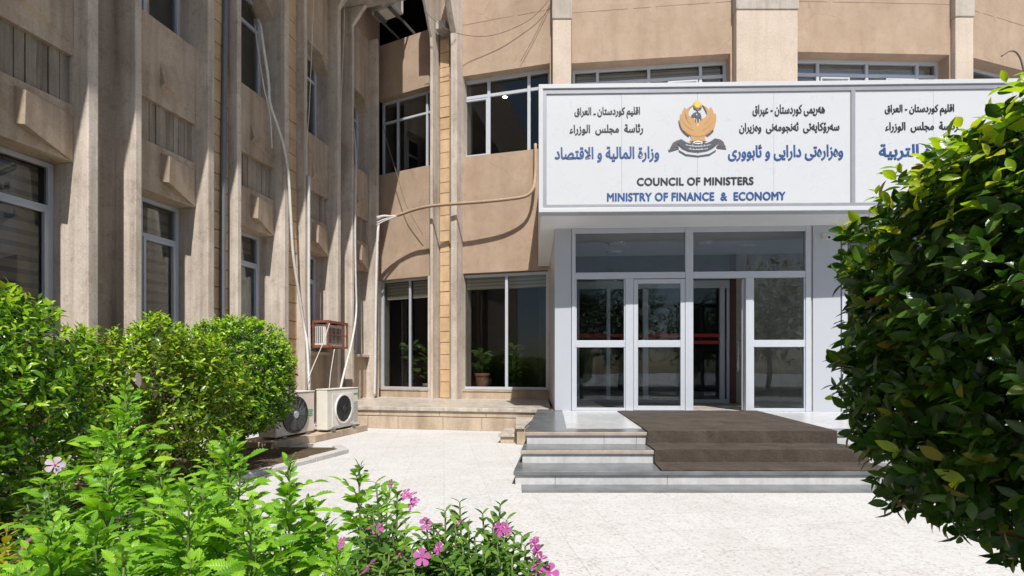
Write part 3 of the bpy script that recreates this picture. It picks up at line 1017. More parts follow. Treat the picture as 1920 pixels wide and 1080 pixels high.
# inner lobby glazing with red stripes
I = Frame(0.9, 10.45, math.cos(R(3)), -math.sin(R(3)), 1)
ix = lambda x: I.hit(x, 650, 0)[0]
iz = lambda y: I.hit(1250, y, 0)[1]
s = MB()
zt_ = iz(541)
for a, b in ((1080, 1086), (1137, 1144), (1205, 1215), (1290, 1297), (1349, 1358), (1362, 1367)):
    s.box(I, ix(a), ix(b), -0.05, 0.03, 0.425, zt_)
s.box(I, ix(1060), ix(1367), -0.05, 0.032, zt_, zt_ + 0.16)
s.box(I, ix(1060), ix(1367), -0.045, 0.028, 0.425, 0.50)
inn = s.build('inner_door_frame', M['alu'], por, bevel=0.004)
MB().box(I, ix(1060), ix(1362), -0.02, -0.012, 0.5, zt_).build('pane', M['glassd'], inn)
m = MB()
for y in (629, 642):
    for a, b in ((1087, 1136), (1145, 1204), (1216, 1289), (1298, 1348)):
        m.box(I, ix(a), ix(b), -0.010, -0.004, iz(y + 3.2), iz(y - 3.2))
m.build('stripe', M['red'], inn)
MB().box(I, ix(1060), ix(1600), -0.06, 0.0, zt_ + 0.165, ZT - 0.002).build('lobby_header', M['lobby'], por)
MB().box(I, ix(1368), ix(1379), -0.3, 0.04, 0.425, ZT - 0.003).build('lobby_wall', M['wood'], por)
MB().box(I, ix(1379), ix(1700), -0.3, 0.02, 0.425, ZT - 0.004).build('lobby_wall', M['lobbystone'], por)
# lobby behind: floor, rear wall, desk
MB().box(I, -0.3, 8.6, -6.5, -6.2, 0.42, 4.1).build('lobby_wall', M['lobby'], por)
MB().box(I, -0.1, 8.4, -6.0, 1.98, 0.402, 0.42).build('lobby_floor', M['slabtop'], por)

# ------------------------------------------------------------------ the sign board
S_ = Frame(0.413, 7.49, math.cos(R(1.2)), -math.sin(R(1.2)), 1)
sg = thing('sign_board', (5, 7.5, ZT), 'long white ministry sign board with blue and black lettering above the entrance', 'sign')
sx = lambda x, y=280: S_.hit(x, y, 0.0)[0]
sz = lambda y, x=1300: S_.hit(x, y, 0.0)[1]
SW = sx(1601) * 2
Z0, Z1 = 3.56, 5.535
MB().box(S_, 0.0, SW, -0.16, -0.012, Z0, Z1).build('backing', M['clad_alu'], sg, bevel=0.004)
m = MB()
fwid = 0.065
m.box(S_, 0, SW, -0.0115, 0.03, Z1 - fwid, Z1)
m.box(S_, 0, SW, -0.0115, 0.03, Z0, Z0 + fwid)
m.box(S_, 0, fwid, -0.0115, 0.03, Z0 + fwid, Z1 - fwid)
m.box(S_, SW - fwid, SW, -0.0115, 0.03, Z0 + fwid, Z1 - fwid)
m.build('frame', M['signwhite'], sg, bevel=0.004)
m = MB()
g0, g1 = fwid, fwid + 0.055
m.box(S_, g0, SW - g0, -0.011, 0.012, Z1 - g1 - 0.02, Z1 - g0)
m.box(S_, g0, SW - g0, -0.011, 0.012, Z0 + g0, Z0 + g1)
m.box(S_, g0, g1, -0.011, 0.012, Z0 + g1, Z1 - g1 - 0.02)
dv = sx(1599)
m.box(S_, dv - 0.03, dv + 0.03, -0.011, 0.012, Z0 + g1, Z1 - g1 - 0.02)
m.build('trim', M['signgrey'], sg)
m = MB()
for (a, b) in ((g1, dv - 0.03), (dv + 0.03, SW - g0)):
    n_p = 4
    for i in range(n_p):
        a1, b1 = a + (b - a) * i / n_p, a + (b - a) * (i + 1) / n_p
        m.box(S_, a1 + 0.0007, b1 - 0.0007, -0.0115, -0.004, Z0 + g1, Z1 - g1 - 0.02)
face = m.build('face', M['signwhite'], sg, bevel=0.003)

AR = {'ا': (0xFE8D, 0xFE8E), 'ب': (0xFE8F, 0xFE90, 0xFE91, 0xFE92), 'ت': (0xFE95, 0xFE96, 0xFE97, 0xFE98), 'ة': (0xFE93, 0xFE94),
      'ج': (0xFE9D, 0xFE9E, 0xFE9F, 0xFEA0), 'د': (0xFEA9, 0xFEAA), 'ر': (0xFEAD, 0xFEAE), 'ز': (0xFEAF, 0xFEB0),
      'س': (0xFEB1, 0xFEB2, 0xFEB3, 0xFEB4), 'ص': (0xFEB9, 0xFEBA, 0xFEBB, 0xFEBC), 'ع': (0xFEC9, 0xFECA, 0xFECB, 0xFECC),
      'ق': (0xFED5, 0xFED6, 0xFED7, 0xFED8), 'ك': (0xFED9, 0xFEDA, 0xFEDB, 0xFEDC), 'ک': (0xFB8E, 0xFB8F, 0xFB90, 0xFB91),
      'ل': (0xFEDD, 0xFEDE, 0xFEDF, 0xFEE0), 'م': (0xFEE1, 0xFEE2, 0xFEE3, 0xFEE4), 'ن': (0xFEE5, 0xFEE6, 0xFEE7, 0xFEE8),
      'و': (0xFEED, 0xFEEE), 'ە': (0x06D5, 0xFEEA), 'ه': (0xFEE9, 0xFEEA, 0xFEEB, 0xFEEC), 'ی': (0xFBFC, 0xFBFD, 0xFBFE, 0xFBFF),
      'ێ': (0xFBFC, 0xFBFD, 0xFBFE, 0xFBFF), 'ي': (0xFEF1, 0xFEF2, 0xFEF3, 0xFEF4), 'ۆ': (0xFBD9, 0xFBDA), 'ئ': (0xFE89, 0xFE8A, 0xFE8B, 0xFE8C),
      'ء': (0xFE80,), 'ﻻ': (0xFEFB, 0xFEFC), 'ـ': (0x640, 0x640, 0x640, 0x640)}


def shape(text):
    """joined forms of the letters in visual order"""
    text = text.replace('لا', 'ﻻ')
    out = []
    for i, ch in enumerate(text):
        f = AR.get(ch)
        if not f:
            out.append(ch)
            continue
        prev = AR.get(text[i - 1]) if i else None
        nxt = AR.get(text[i + 1]) if i + 1 < len(text) else None
        jp = bool(prev and len(prev) == 4 and len(f) >= 2)
        jn = bool(nxt and len(nxt) >= 2 and len(f) == 4)
        out.append(chr(f[3] if jp and jn else f[1] if jp else f[2] if jn else f[0]))
    return ''.join(reversed(out))


def lettering(text, x0, x1, ytop, ybot, mat, bold, parent, ref=1300, arabic=True, spacing=1.0):
    cu = bpy.data.curves.new('lettering', 'FONT')
    cu.body = shape(text) if arabic else text
    cu.size = 1.0
    cu.offset = bold * 0.35 if arabic else 0.0
    cu.space_character = spacing
    cu.resolution_u = 4
    cu.extrude = 0.02
    tmp = bpy.data.objects.new('lettering', cu)
    C.objects.link(tmp)
    dg = bpy.context.evaluated_depsgraph_get()
    me = bpy.data.meshes.new_from_object(tmp.evaluated_get(dg))
    bpy.data.objects.remove(tmp)
    me.name = 'lettering'
    v = np.array([x.co[:] for x in me.vertices])
    mn, mx = v.min(0), v.max(0)
    ta, tb = sx(x0), sx(x1)
    za, zb = sz(ybot, (x0 + x1) / 2), sz(ytop, (x0 + x1) / 2)
    o_ = world_of(parent)
    # strokes thickened by laying shifted copies over each other
    polys = [list(p.vertices) for p in me.polygons]
    em = (tb - ta) / (mx[0] - mn[0])
    b_ = bold * em * 0.55
    mb = MB()
    u = (v - mn) / (mx - mn)
    for j, (dx_, dz_) in enumerate(((-1, 0), (1, 0), (0, -0.7), (0, 0.7))):
        mb.add([S_(ta + b_ + (tb - ta - 2 * b_) * a[0] + dx_ * b_, -0.0039 + (0.006 + 0.0006 * j) * a[2], za + (zb - za) * a[1] + dz_ * b_) for a in u], polys)
    bpy.data.meshes.remove(me)
    return mb.build('lettering', M[mat], parent)


lettering('اقليم كوردستان ـ العراق', 1077, 1200, 201, 222, 'ink', 0.032, sg)
lettering('رئاسة  مجلس  الوزراء', 1068, 1206, 233, 253, 'ink', 0.032, sg)
lettering('وزارة المالية و الاقتصاد', 1040, 1236, 275, 304, 'blue', 0.034, sg)
lettering('هەرێمی کوردستان - عێراق', 1411, 1547, 196, 218, 'ink', 0.032, sg)
lettering('سەرۆکایەتی  ئەنجومەنی  وەزیران', 1386, 1574, 229, 250, 'ink', 0.032, sg)
lettering('وەزارەتی دارایی و ئابووری', 1365, 1581, 271, 301, 'blue', 0.034, sg)
lettering('COUNCIL OF MINISTERS', 1194, 1413, 333, 347, 'ink', 0.07, sg, arabic=False, spacing=1.05)
lettering('MINISTRY OF FINANCE  &  ECONOMY', 1138, 1473, 361, 376, 'blue', 0.07, sg, arabic=False, spacing=1.05)
lettering('اقليم كوردستان - العراق', 1659, 1789, 196, 217, 'ink', 0.032, sg)
lettering('رئاسة  مجلس  الوزراء', 1660, 1796, 228, 248, 'ink', 0.032, sg)
lettering('وزارة التربية', 1648, 1790, 270, 300, 'blue', 0.034, sg)


def emblem(dx):
    """the eagle emblem; coordinates are pixels of a 1157-wide close-up of 150 photo pixels"""
    root = None
    k = 150 / 1157.0
    o_ = world_of(sg)

    def poly(name, pts, mat, h0, h1, parent):
        m = MB()
        pp = [(1230 + x * k + dx, 170 + y * k) for x, y in pts]
        vs = [S_(sx(a, b), h0, sz(b, 1305)) for a, b in pp]
        m.extrude(vs, S_.n * (h1 - h0))
        return m.build(name, M[mat], parent)

    def arc(cx, cy, rx, ry, a0, a1, n=14):
        return [(cx + rx * math.cos(R(a0 + (a1 - a0) * i / n)), cy + ry * math.sin(R(a0 + (a1 - a0) * i / n))) for i in range(n + 1)]
    # wings and body: a crescent opening upwards
    outer = [(540, 208), (480, 235), (440, 270), (412, 240), (385, 290), (368, 345), (350, 345), (345, 430), (352, 500), (370, 545), (400, 580), (440, 620), (500, 655), (505, 690),
             (495, 735), (545, 730), (605, 725), (660, 730), (720, 735), (705, 690), (710, 655), (770, 620), (820, 570), (850, 520), (868, 450), (870, 380), (855, 330), (840, 345),
             (820, 285), (790, 235), (765, 275), (720, 235), (665, 208), (700, 250), (735, 310), (735, 350), (705, 395), (650, 410), (605, 440), (560, 410), (505, 390), (470, 350), (468, 300), (495, 250)]
    e0 = poly('emblem', outer, 'gold', -0.0037, 0.006, sg)
    sh = arc(605, 430, 280, 270, 180, 118) + arc(605, 430, 268, 252, 118, 180)
    poly('shade_line', sh, 'slate', -0.0036, 0.004, e0)
    sh = arc(605, 430, 280, 270, 62, 35) + arc(605, 430, 268, 252, 35, 62)
    poly('shade_line', sh, 'slate', -0.0036, 0.004, e0)
    # feather lines
    for pts in ([(415, 300), (425, 380), (460, 450), (510, 490)], [(360, 400), (400, 470), (460, 530), (540, 575)], [(375, 555), (450, 610), (530, 650), (605, 665)],
                [(795, 290), (785, 380), (750, 440), (695, 490)], [(850, 380), (815, 460), (750, 530), (670, 575)], [(835, 550), (760, 610), (690, 650), (605, 665)]):
        a = [(x, y) for x, y in pts]
        b = [(x + 1, y + 8) for x, y in reversed(pts)]
        poly('feather_line', a + b, 'golddark', 0.0061, 0.0075, e0)
    # head and neck
    head = [(560, 440), (572, 400), (575, 380), (560, 372), (545, 385), (520, 380), (505, 362), (525, 345), (545, 325), (575, 312), (610, 312), (640, 335), (655, 380), (655, 430), (640, 440),
            (635, 415), (620, 440), (605, 470), (592, 435), (578, 440), (570, 470)]
    poly('head', head, 'slate', 0.0062, 0.009, e0)
    poly('eye', arc(585, 350, 9, 9, 0, 330, 8), 'emwhite', 0.0091, 0.0105, e0)
    poly('feather_line', [(575, 420), (585, 420), (580, 480)], 'emwhite', 0.0091, 0.0105, e0)
    poly('feather_line', [(618, 420), (630, 420), (622, 475)], 'emwhite', 0.0091, 0.0105, e0)
    poly('feather_line', [(596, 480), (612, 480), (604, 530)], 'emwhite', 0.0062, 0.0078, e0)
    # sun with rays between the wing tips
    raysn = 21
    pts = []
    for i in range(raysn * 2):
        r = 68 if i % 2 == 0 else 36
        a = math.pi * i / raysn - math.pi / 2
        pts.append((600 + r * math.cos(a), 205 + r * math.sin(a)))
    poly('sun_disc', pts, 'yellow', 0.004, 0.009, e0)
    poly('shade_line', [(535, 220), (550, 250), (580, 262), (600, 290), (622, 262), (650, 250), (668, 220), (650, 272), (620, 280), (600, 300), (580, 280), (548, 268)], 'slate', -0.0036, 0.004, e0)
    poly('shade_line', [(668, 212), (705, 250), (738, 330), (728, 330), (700, 270)], 'slate', 0.0062, 0.0075, e0)
    # ribbon
    rib = [(360, 700), (430, 745), (510, 775), (605, 785), (700, 775), (780, 745), (850, 695), (905, 750), (830, 820), (740, 865), (605, 885), (470, 870), (380, 830), (305, 760)]
    poly('ribbon', rib, 'slate', 0.0062, 0.010, e0)
    poly('ribbon_tail', [(355, 705), (300, 720), (245, 752), (228, 780), (200, 835), (265, 820), (330, 822), (300, 762)], 'slatebrown', 0.002, 0.0055, e0)
    poly('ribbon_tail', [(858, 695), (930, 712), (975, 745), (985, 780), (1010, 820), (940, 810), (875, 815), (912, 750)], 'slatebrown', 0.002, 0.0055, e0)
    poly('shade_line', [(330, 855), (430, 915), (605, 940), (770, 915), (865, 860), (865, 880), (770, 940), (605, 960), (430, 940), (330, 880)], 'slate', -0.0036, 0.003, e0)
    poly('shade_line', [(178, 850), (330, 826), (330, 845), (185, 885)], 'slate', -0.0036, 0.002, e0)
    poly('shade_line', [(870, 815), (1015, 835), (1015, 855), (880, 840)], 'slate', -0.0036, 0.002, e0)
    poly('claw', [(495, 738), (535, 730), (530, 765), (470, 745)], 'slatebrown', 0.0102, 0.0115, e0)
    poly('claw', [(675, 730), (715, 738), (740, 745), (680, 765)], 'slatebrown', 0.0102, 0.0115, e0)
    poly('plaque', [(540, 740), (605, 728), (668, 740), (655, 770), (605, 778), (555, 770)], 'emwhite', 0.0102, 0.0115, e0)
    poly('plaque_mark', [(560, 748), (648, 748), (648, 760), (560, 760)], 'slate', 0.0117, 0.0125, e0)
    # the two lines of small writing on the ribbon
    for (x0_, x1_, y0_, y1_, txt_) in ((420, 800, 765, 800, 'حکومەتی'), (460, 750, 825, 855, 'حکومة')):
        pass
    for row, (xa, xb, yy, sag) in enumerate(((425, 790, 782, 26), (465, 745, 838, 16))):
        n = 17 if row == 0 else 13
        m2 = MB()
        rr = random.Random(row)
        for i in range(n):
            u = (i + 0.5) / n
            x = xa + (xb - xa) * u
            y = yy + sag * (1 - (2 * u - 1) ** 2)
            hgt = rr.choice((10, 16, 24))
            wid = (xb - xa) / n * 0.8
            pp = [(x - wid / 2, y), (x + wid / 2, y), (x + wid / 2, y + 7), (x - wid / 2, y + 7)]
            if hgt > 12:
                pp = [(x - wid / 2, y), (x - 3, y), (x - 3, y - hgt + 7), (x + 4, y - hgt + 7), (x + 4, y), (x + wid / 2, y), (x + wid / 2, y + 7), (x - wid / 2, y + 7)]
            vs = [S_(sx(1230 + a * k + dx, 170 + b * k), 0.0101, sz(170 + b * k, 1305)) for a, b in pp]
            m2.extrude(vs, S_.n * 0.001)
        m2.build('ribbon_writing', M['emwhite'], e0)
    return e0


emblem(0)
emblem(1897 - 1308)

# ------------------------------------------------------------------ pipes and cables
def curve_pts(pts, n=6):
    """Catmull-Rom through the points"""
    pts = [Vector(p) for p in pts]
    e = [pts[0] * 2 - pts[1]] + pts + [pts[-1] * 2 - pts[-2]]
    out = []
    for i in range(1, len(e) - 2):
        for j in range(n):
            u = j / n
            a, b, c, d = e[i - 1], e[i], e[i + 1], e[i + 2]
            out.append(0.5 * ((2 * b) + (c - a) * u + (2 * a - 5 * b + 4 * c - d) * u * u + (3 * b - a - 3 * c + d) * u ** 3))
    out.append(pts[-1])
    return out


def run(name, fr, pix, q, r, mat, label, cat, group=None, n=8):
    pts = [fr.pt(x, y, q if not isinstance(q, (list, tuple)) else q[i]) for i, (x, y) in enumerate(pix)]
    m = MB().tube(curve_pts(pts), r, n)
    return tag(m.build(name, M[mat], smooth=True), label, cat, group)


G1 = 'white refrigerant pipes on the left wing'
run('refrigerant_pipe', L, [(478, 38), (487, 45), (494, 90), (503, 150), (506, 192), (520, 235), (532, 275), (541, 330), (545, 400), (550, 480), (562, 560), (570, 610), (576, 650), (580, 735)],
    [-0.2, 0.1] + [0.30] * 10 + [0.4, 0.6], 0.025, 'pipe', 'thick white pipe snaking from an upper window down to the air conditioners', 'pipe', G1)
run('refrigerant_pipe', L, [(477, 40), (483, 90), (495, 165), (505, 205), (508, 240), (510, 278)], [-0.2, 0.1, 0.26, 0.26, 0.26, 0.26], 0.012, 'pipe', 'thin white pipe hanging beside the thick one and ending at mid wall', 'pipe', G1)
run('refrigerant_pipe', L, [(663, 240), (667, 290), (667, 350), (666, 430), (667, 520), (668, 585), (660, 640), (645, 700), (637, 735)],
    [-0.1, 0.15, 0.27, 0.27, 0.27, 0.3, 0.5, 0.9, 1.3], 0.022, 'pipe', 'white pipe bending away from the wall near the corner above the second air conditioner', 'pipe', G1)
run('drain_pipe', L, [(579, 330), (579, 450), (579, 560), (580, 660), (580, 740)], 0.28, 0.030, 'pipe', 'straight white plastic pipe beside the rusty cage', 'pipe')
run('drain_pipe', L, [(709, 420), (706, 500), (704, 600), (703, 700), (702, 742)], 0.30, 0.036, 'pipe', 'white downpipe standing in the corner of the terrace', 'pipe')
run('drain_pipe', L, [(424, -60), (421, 150), (419, 320), (418, 480), (418, 640)], 0.10, 0.045, 'pipeg', 'dark grey downpipe in the stone lined recess', 'pipe')
run('thin_cable', L, [(590, -40), (585, 80), (580, 200), (576, 260), (575, 330)], 0.27, 0.007, 'wirew', 'thin pale cable hanging from above beside the fourth bay', 'cable')
run('thin_cable', L, [(647, -40), (645, 60), (640, 180), (637, 330)], 0.27, 0.006, 'wirew', 'thin pale cable hanging near the last bay of the wing', 'cable')
# the wrapped bundle across the corner, standing clear of the wall
bq = 0.42
cpts = [B_.pt(x, y, q) for (x, y, q) in ((709, 413, 0.45), (722, 409, 0.42), (745, 404, 0.40), (775, 394, 0.44), (805, 387, 0.52), (845, 383, 0.53), (900, 379, 0.50), (950, 374, 0.45), (985, 368, 0.36), (999, 355, 0.28), (1003, 335, 0.18), (1004, 312, 0.11), (1004, 270, 0.06))]
m = MB().tube(curve_pts(cpts), 0.037, 10)
wc = thing('cable_bundle', (0, 11, 5), 'tan wrapped cable bundle sagging across the corner to the sign', 'cable')
m.build('wrapping', M['cable'], wc, smooth=True)
m = MB()
rr2 = random.Random(8)
for i in range(5):
    dy = rr2.uniform(-6, 6)
    m.tube(curve_pts([B_.pt(706, 414 + dy * 1.5, 0.55), B_.pt(720, 409 + dy, 0.48), B_.pt(735, 407 + dy * 0.4, 0.44), B_.pt(750, 403, 0.40)]), 0.016, 6)
m.build('loose_end', M['pipe'], wc, smooth=True)
run('thin_cable', B_, [(718, 235), (728, 275), (742, 320), (760, 380), (775, 410), (793, 440)], 0.06, 0.008, 'wire', 'dark thin cable slanting down the corner wall', 'cable')
run('thin_cable', B_, [(795, 20), (820, 42), (845, 58), (875, 66), (910, 68), (945, 60), (985, 42), (1010, 22), (1035, -8)], [0.7, 0.6, 0.5, 0.3, 0.2, 0.15, 0.1, 0.1, 0.1], 0.007, 'wire',
    'thin dark cable sagging in an arc across the upper wall', 'cable')
run('thin_cable', B_, [(976, 115), (1000, 72), (1038, -6)], 0.05, 0.007, 'wire', 'thin dark cable rising straight to the roof left of a cream column', 'cable')
run('thin_cable', E_, [(1878, 105), (1893, 96), (1905, 98), (1914, 112), (1920, 135)], 0.2, 0.018, 'wire', 'bent dark cable sticking out of the wall at the right edge', 'cable')
run('thin_cable', L, [(577, 712), (590, 680), (607, 640), (618, 606)], [0.6, 0.6, 0.7, 0.75], 0.008, 'wirew', 'pale hose slanting across the rusty cage', 'cable')
run('thin_cable', L, [(617, 735), (620, 700), (627, 655)], [0.7, 0.7, 0.7], 0.008, 'wirew', 'pale hose hanging under the rusty cage', 'cable')

# ------------------------------------------------------------------ air conditioners
def fan(parent, c, ax, r, style):
    side = ax.cross(Vector((0, 0, 1)))
    MB().disc(c + ax * 0.004, ax, r, 0.004, 32).build('fan_opening', M['black'], parent)
    m = MB()
    m.ring(c + ax * 0.004, ax, r * 0.96, r * 1.06, 0.022, 40)
    rim = m.build('fan_rim', M['black' if style == 1 else 'white_plastic'], parent, smooth=False)
    m = MB()
    for k in range(3 if style == 1 else 5):
        a = 2 * math.pi * k / (3 if style == 1 else 5) + 0.4
        e = side * math.cos(a) + Vector((0, 0, 1)) * math.sin(a)
        f = side * math.cos(a + 0.75) + Vector((0, 0, 1)) * math.sin(a + 0.75)
        pts = [c + ax * 0.010 + e * r * 0.2, c + ax * 0.010 + e * r * 0.85, c + ax * 0.012 + (e + f).normalized() * r * 0.9, c + ax * 0.016 + f * r * 0.8, c + ax * 0.016 + f * r * 0.2]
        m.extrude(pts, ax * 0.003)
    m.build('fan', M['grille'] if style == 1 else M['black'], parent)
    m = MB()
    for rr in ((0.3, 0.42, 0.54, 0.66, 0.78, 0.88) if style == 1 else (0.35, 0.6, 0.85)):
        m.ring(c + ax * 0.024, ax, r * rr - 0.002, r * rr + 0.002, 0.003, 36)
    for k in range(16 if style == 1 else 6):
        a = 2 * math.pi * k / (16 if style == 1 else 6)
        e = side * math.cos(a) + Vector((0, 0, 1)) * math.sin(a)
        m.tube([c + ax * 0.026 + e * r * 0.2, c + ax * 0.026 + e * r * 0.98], 0.0025, 5)
    m.build('fan_grille', M['grille'] if style == 1 else M['black'], parent)
    MB().disc(c + ax * 0.024, ax, r * 0.22, 0.012, 24, 0, r * 0.18).build('hub', M['hub'] if style == 1 else M['black'], parent)


def outdoor_unit(fr, t0, t1, q1, z0, h, dep, style, label, loc_group='outdoor air conditioner units'):
    c = fr((t0 + t1) / 2, q1 - dep / 2, z0)
    u = thing('air_conditioner', c, label, 'air conditioner', loc_group)
    body = MB().box(fr, t0, t1, q1 - dep, q1, z0 + 0.03, z0 + h)
    body.build('casing', M['acbody2' if style == 1 else 'acbody'], u, bevel=0.015)
    lid = MB().box(fr, t0 - 0.006, t1 + 0.006, q1 - dep - 0.006, q1 + 0.008, z0 + h + 0.001, z0 + h + 0.018)
    lid.build('lid', M['acbody'], u, bevel=0.006)
    for a in (t0 + 0.12, t1 - 0.2):
        MB().box(fr, a, a + 0.09, q1 - dep - 0.02, q1 + 0.03, z0, z0 + 0.029).build('foot', M['grille'], u)
    wd = t1 - t0
    r = h * 0.40
    if style == 1:
        cc = fr(t1 - wd * 0.46, q1, z0 + h * 0.5)
        fan(u, cc, fr.n, r, 1)
        b = MB()
        for i in range(4):
            b.box(fr, t0 + 0.05, t0 + 0.05 + wd * 0.18 - (0.03 if i == 3 else 0), q1 + 0.0005, q1 + 0.004, z0 + h * 0.56 - i * 0.03, z0 + h * 0.56 - i * 0.03 + 0.016)
        b.build('badge', M['green'], u)
    else:
        cc = fr(t1 - wd * 0.47, q1 + 0.012, z0 + h * 0.52)
        MB().box(fr, t0 + wd * 0.22, t1 - wd * 0.14, q1 + 0.0005, q1 + 0.012, z0 + h * 0.1, z0 + h * 0.9).build('fan_panel', M['acbody'], u, bevel=0.01)
        fan(u, cc, fr.n, r * 0.86, 2)
        s = MB()
        for i in range(12):
            s.box(fr, t0 + wd * 0.03, t0 + wd * 0.17, q1 + 0.0005, q1 + 0.005, z0 + h * 0.15 + i * h * 0.045, z0 + h * 0.15 + i * h * 0.045 + 0.01)
        s.build('side_louvre', M['hub'], u)
        b = MB().box(fr, t0 + wd * 0.03, t0 + wd * 0.16, q1 + 0.0005, q1 + 0.004, z0 + h * 0.84, z0 + h * 0.88)
        b.build('badge', M['green'], u)
    return u


outdoor_unit(L, 4.83, 5.70, 1.60, 0.12, 0.66, 0.30, 1, 'beige outdoor unit with round black grille, half behind the hedge')
outdoor_unit(L, 3.84, 4.76, 1.78, 0.12, 0.68, 0.20, 2, 'white outdoor unit with open dark fan beside the terrace')
pm = MB()
for a, b in ((3.55, 4.4), (4.41, 5.1), (5.11, 5.9)):
    pm.box(L, a, b, 1.05, 1.70 + (0.1 if a < 4.8 else 0), 0.0, 0.115)
tag(pm.build('plinth', M['clad'], bevel=0.01), 'low sandstone plinth under the two outdoor units', 'plinth')
# corner unit high up
cu_ = Frame(A_(0.42, 0.75, 0).x, A_(0.42, 0.75, 0).y, A_.d.x, A_.d.y, 1)
outdoor_unit(cu_, 0.0, 0.72, 0.0, 9.93, 0.6, 0.34, 2, 'white outdoor unit mounted high in the dark corner under the roof')
m = MB()
for t in (0.1, 0.6):
    m.box(cu_, t, t + 0.04, -0.95, 0.02, 9.88, 9.925)
tag(m.build('wall_bracket', M['pipeg']), 'steel bracket arms carrying the high corner unit', 'bracket')

# window air conditioner in a rusty cage
w0, w1 = 2.35, 3.05
wu = thing('window_air_conditioner', L(2.7, 0.3, 1.5), 'old window air conditioner inside a rusty steel cage', 'air conditioner')
zc0, zc1 = 1.58, 2.12
q_a, q_b = 0.04, 0.62
MB().box(L, w0 + 0.05, w1 - 0.05, -0.2, q_b - 0.1, zc0 + 0.05, zc1 - 0.06).build('casing', M['acbody'], wu, bevel=0.01)
m = MB()
for i in range(9):
    m.box(L, w1 - 0.05, w1 - 0.042, 0.1 + i * 0.042, 0.12 + i * 0.042, zc0 + 0.1, zc1 - 0.12)
m.build('side_louvre', M['grille'], wu)
MB().box(L, w0 + 0.1, w1 - 0.1, q_b - 0.1, q_b - 0.092, zc0 + 0.1, zc1 - 0.12).build('coil', M['grille'], wu)
m = MB()
b_ = 0.035
for t in (w0, w1 - b_):
    for q in (q_a + 0.2, q_b - b_):
        m.box(L, t, t + b_, q, q + b_, zc0, zc1)
for z in (zc0, zc1 - b_):
    for q in (q_a + 0.2, q_b - b_):
        m.box(L, w0 + b_, w1 - b_, q + 0.002, q + b_ - 0.002, z, z + b_)
    for t in (w0, w1 - b_):
        m.box(L, t + 0.002, t + b_ - 0.002, q_a, q_b - b_, z + 0.001, z + b_ - 0.001)
m.box(L, w0 + b_, w1 - b_, q_b - 0.02, q_b - 0.008, (zc0 + zc1) / 2 - 0.01, (zc0 + zc1) / 2 + 0.01)
for i in range(1, 5):
    t = w0 + (w1 - w0) * i / 5
    m.box(L, t - 0.006, t + 0.006, q_b - 0.016, q_b - 0.010, zc0 + b_, zc1 - b_)
m.box(L, w0, w1, q_a, q_b, zc1 + 0.001, zc1 + 0.012)
m.build('cage', M['rust'], wu)

# ------------------------------------------------------------------ foliage
def leaf_tpl(rows, fold=0.25, curve=0.18):
    """rows: (y, half width); returns template vertices and faces of one leaf, 1 long along y"""
    v, f = [], []
    ids = []
    for y, hw in rows:
        zc_ = -curve * y * y
        if hw <= 0:
            v.append((0, y, zc_)); ids.append((len(v) - 1,) * 3)
        else:
            v += [(-hw, y, zc_ + fold * hw), (0, y, zc_), (hw, y, zc_ + fold * hw)]
            ids.append((len(v) - 3, len(v) - 2, len(v) - 1))
    for a, b in zip(ids[:-1], ids[1:]):
        for k in (0, 1):
            q = []
            for i in (a[k], a[k + 1], b[k + 1], b[k]):
                if i not in q:
                    q.append(i)
            f.append(q)
    return np.array(v, float), f


T_FICUS = leaf_tpl([(0, 0), (0.14, 0.13), (0.36, 0.225), (0.6, 0.235), (0.82, 0.14), (1, 0)], 0.3, 0.22)
T_SMALL = leaf_tpl([(0, 0), (0.33, 0.2), (0.68, 0.19), (1, 0)], 0.3, 0.2)
T_SERR = leaf_tpl([(0, 0.012), (0.12, 0.10), (0.25, 0.175), (0.26, 0.13), (0.39, 0.205), (0.40, 0.15), (0.54, 0.20), (0.55, 0.14), (0.68, 0.17), (0.69, 0.11), (0.81, 0.12), (0.82, 0.07), (1, 0)], 0.4, 0.32)
T_VINCA = leaf_tpl([(0, 0.02), (0.2, 0.12), (0.45, 0.185), (0.75, 0.17), (0.93, 0.08), (1, 0)], 0.25, 0.2)
T_PETAL = leaf_tpl([(0, 0.05), (0.3, 0.16), (0.65, 0.36), (0.88, 0.34), (1, 0.14)], 0.12, 0.15)


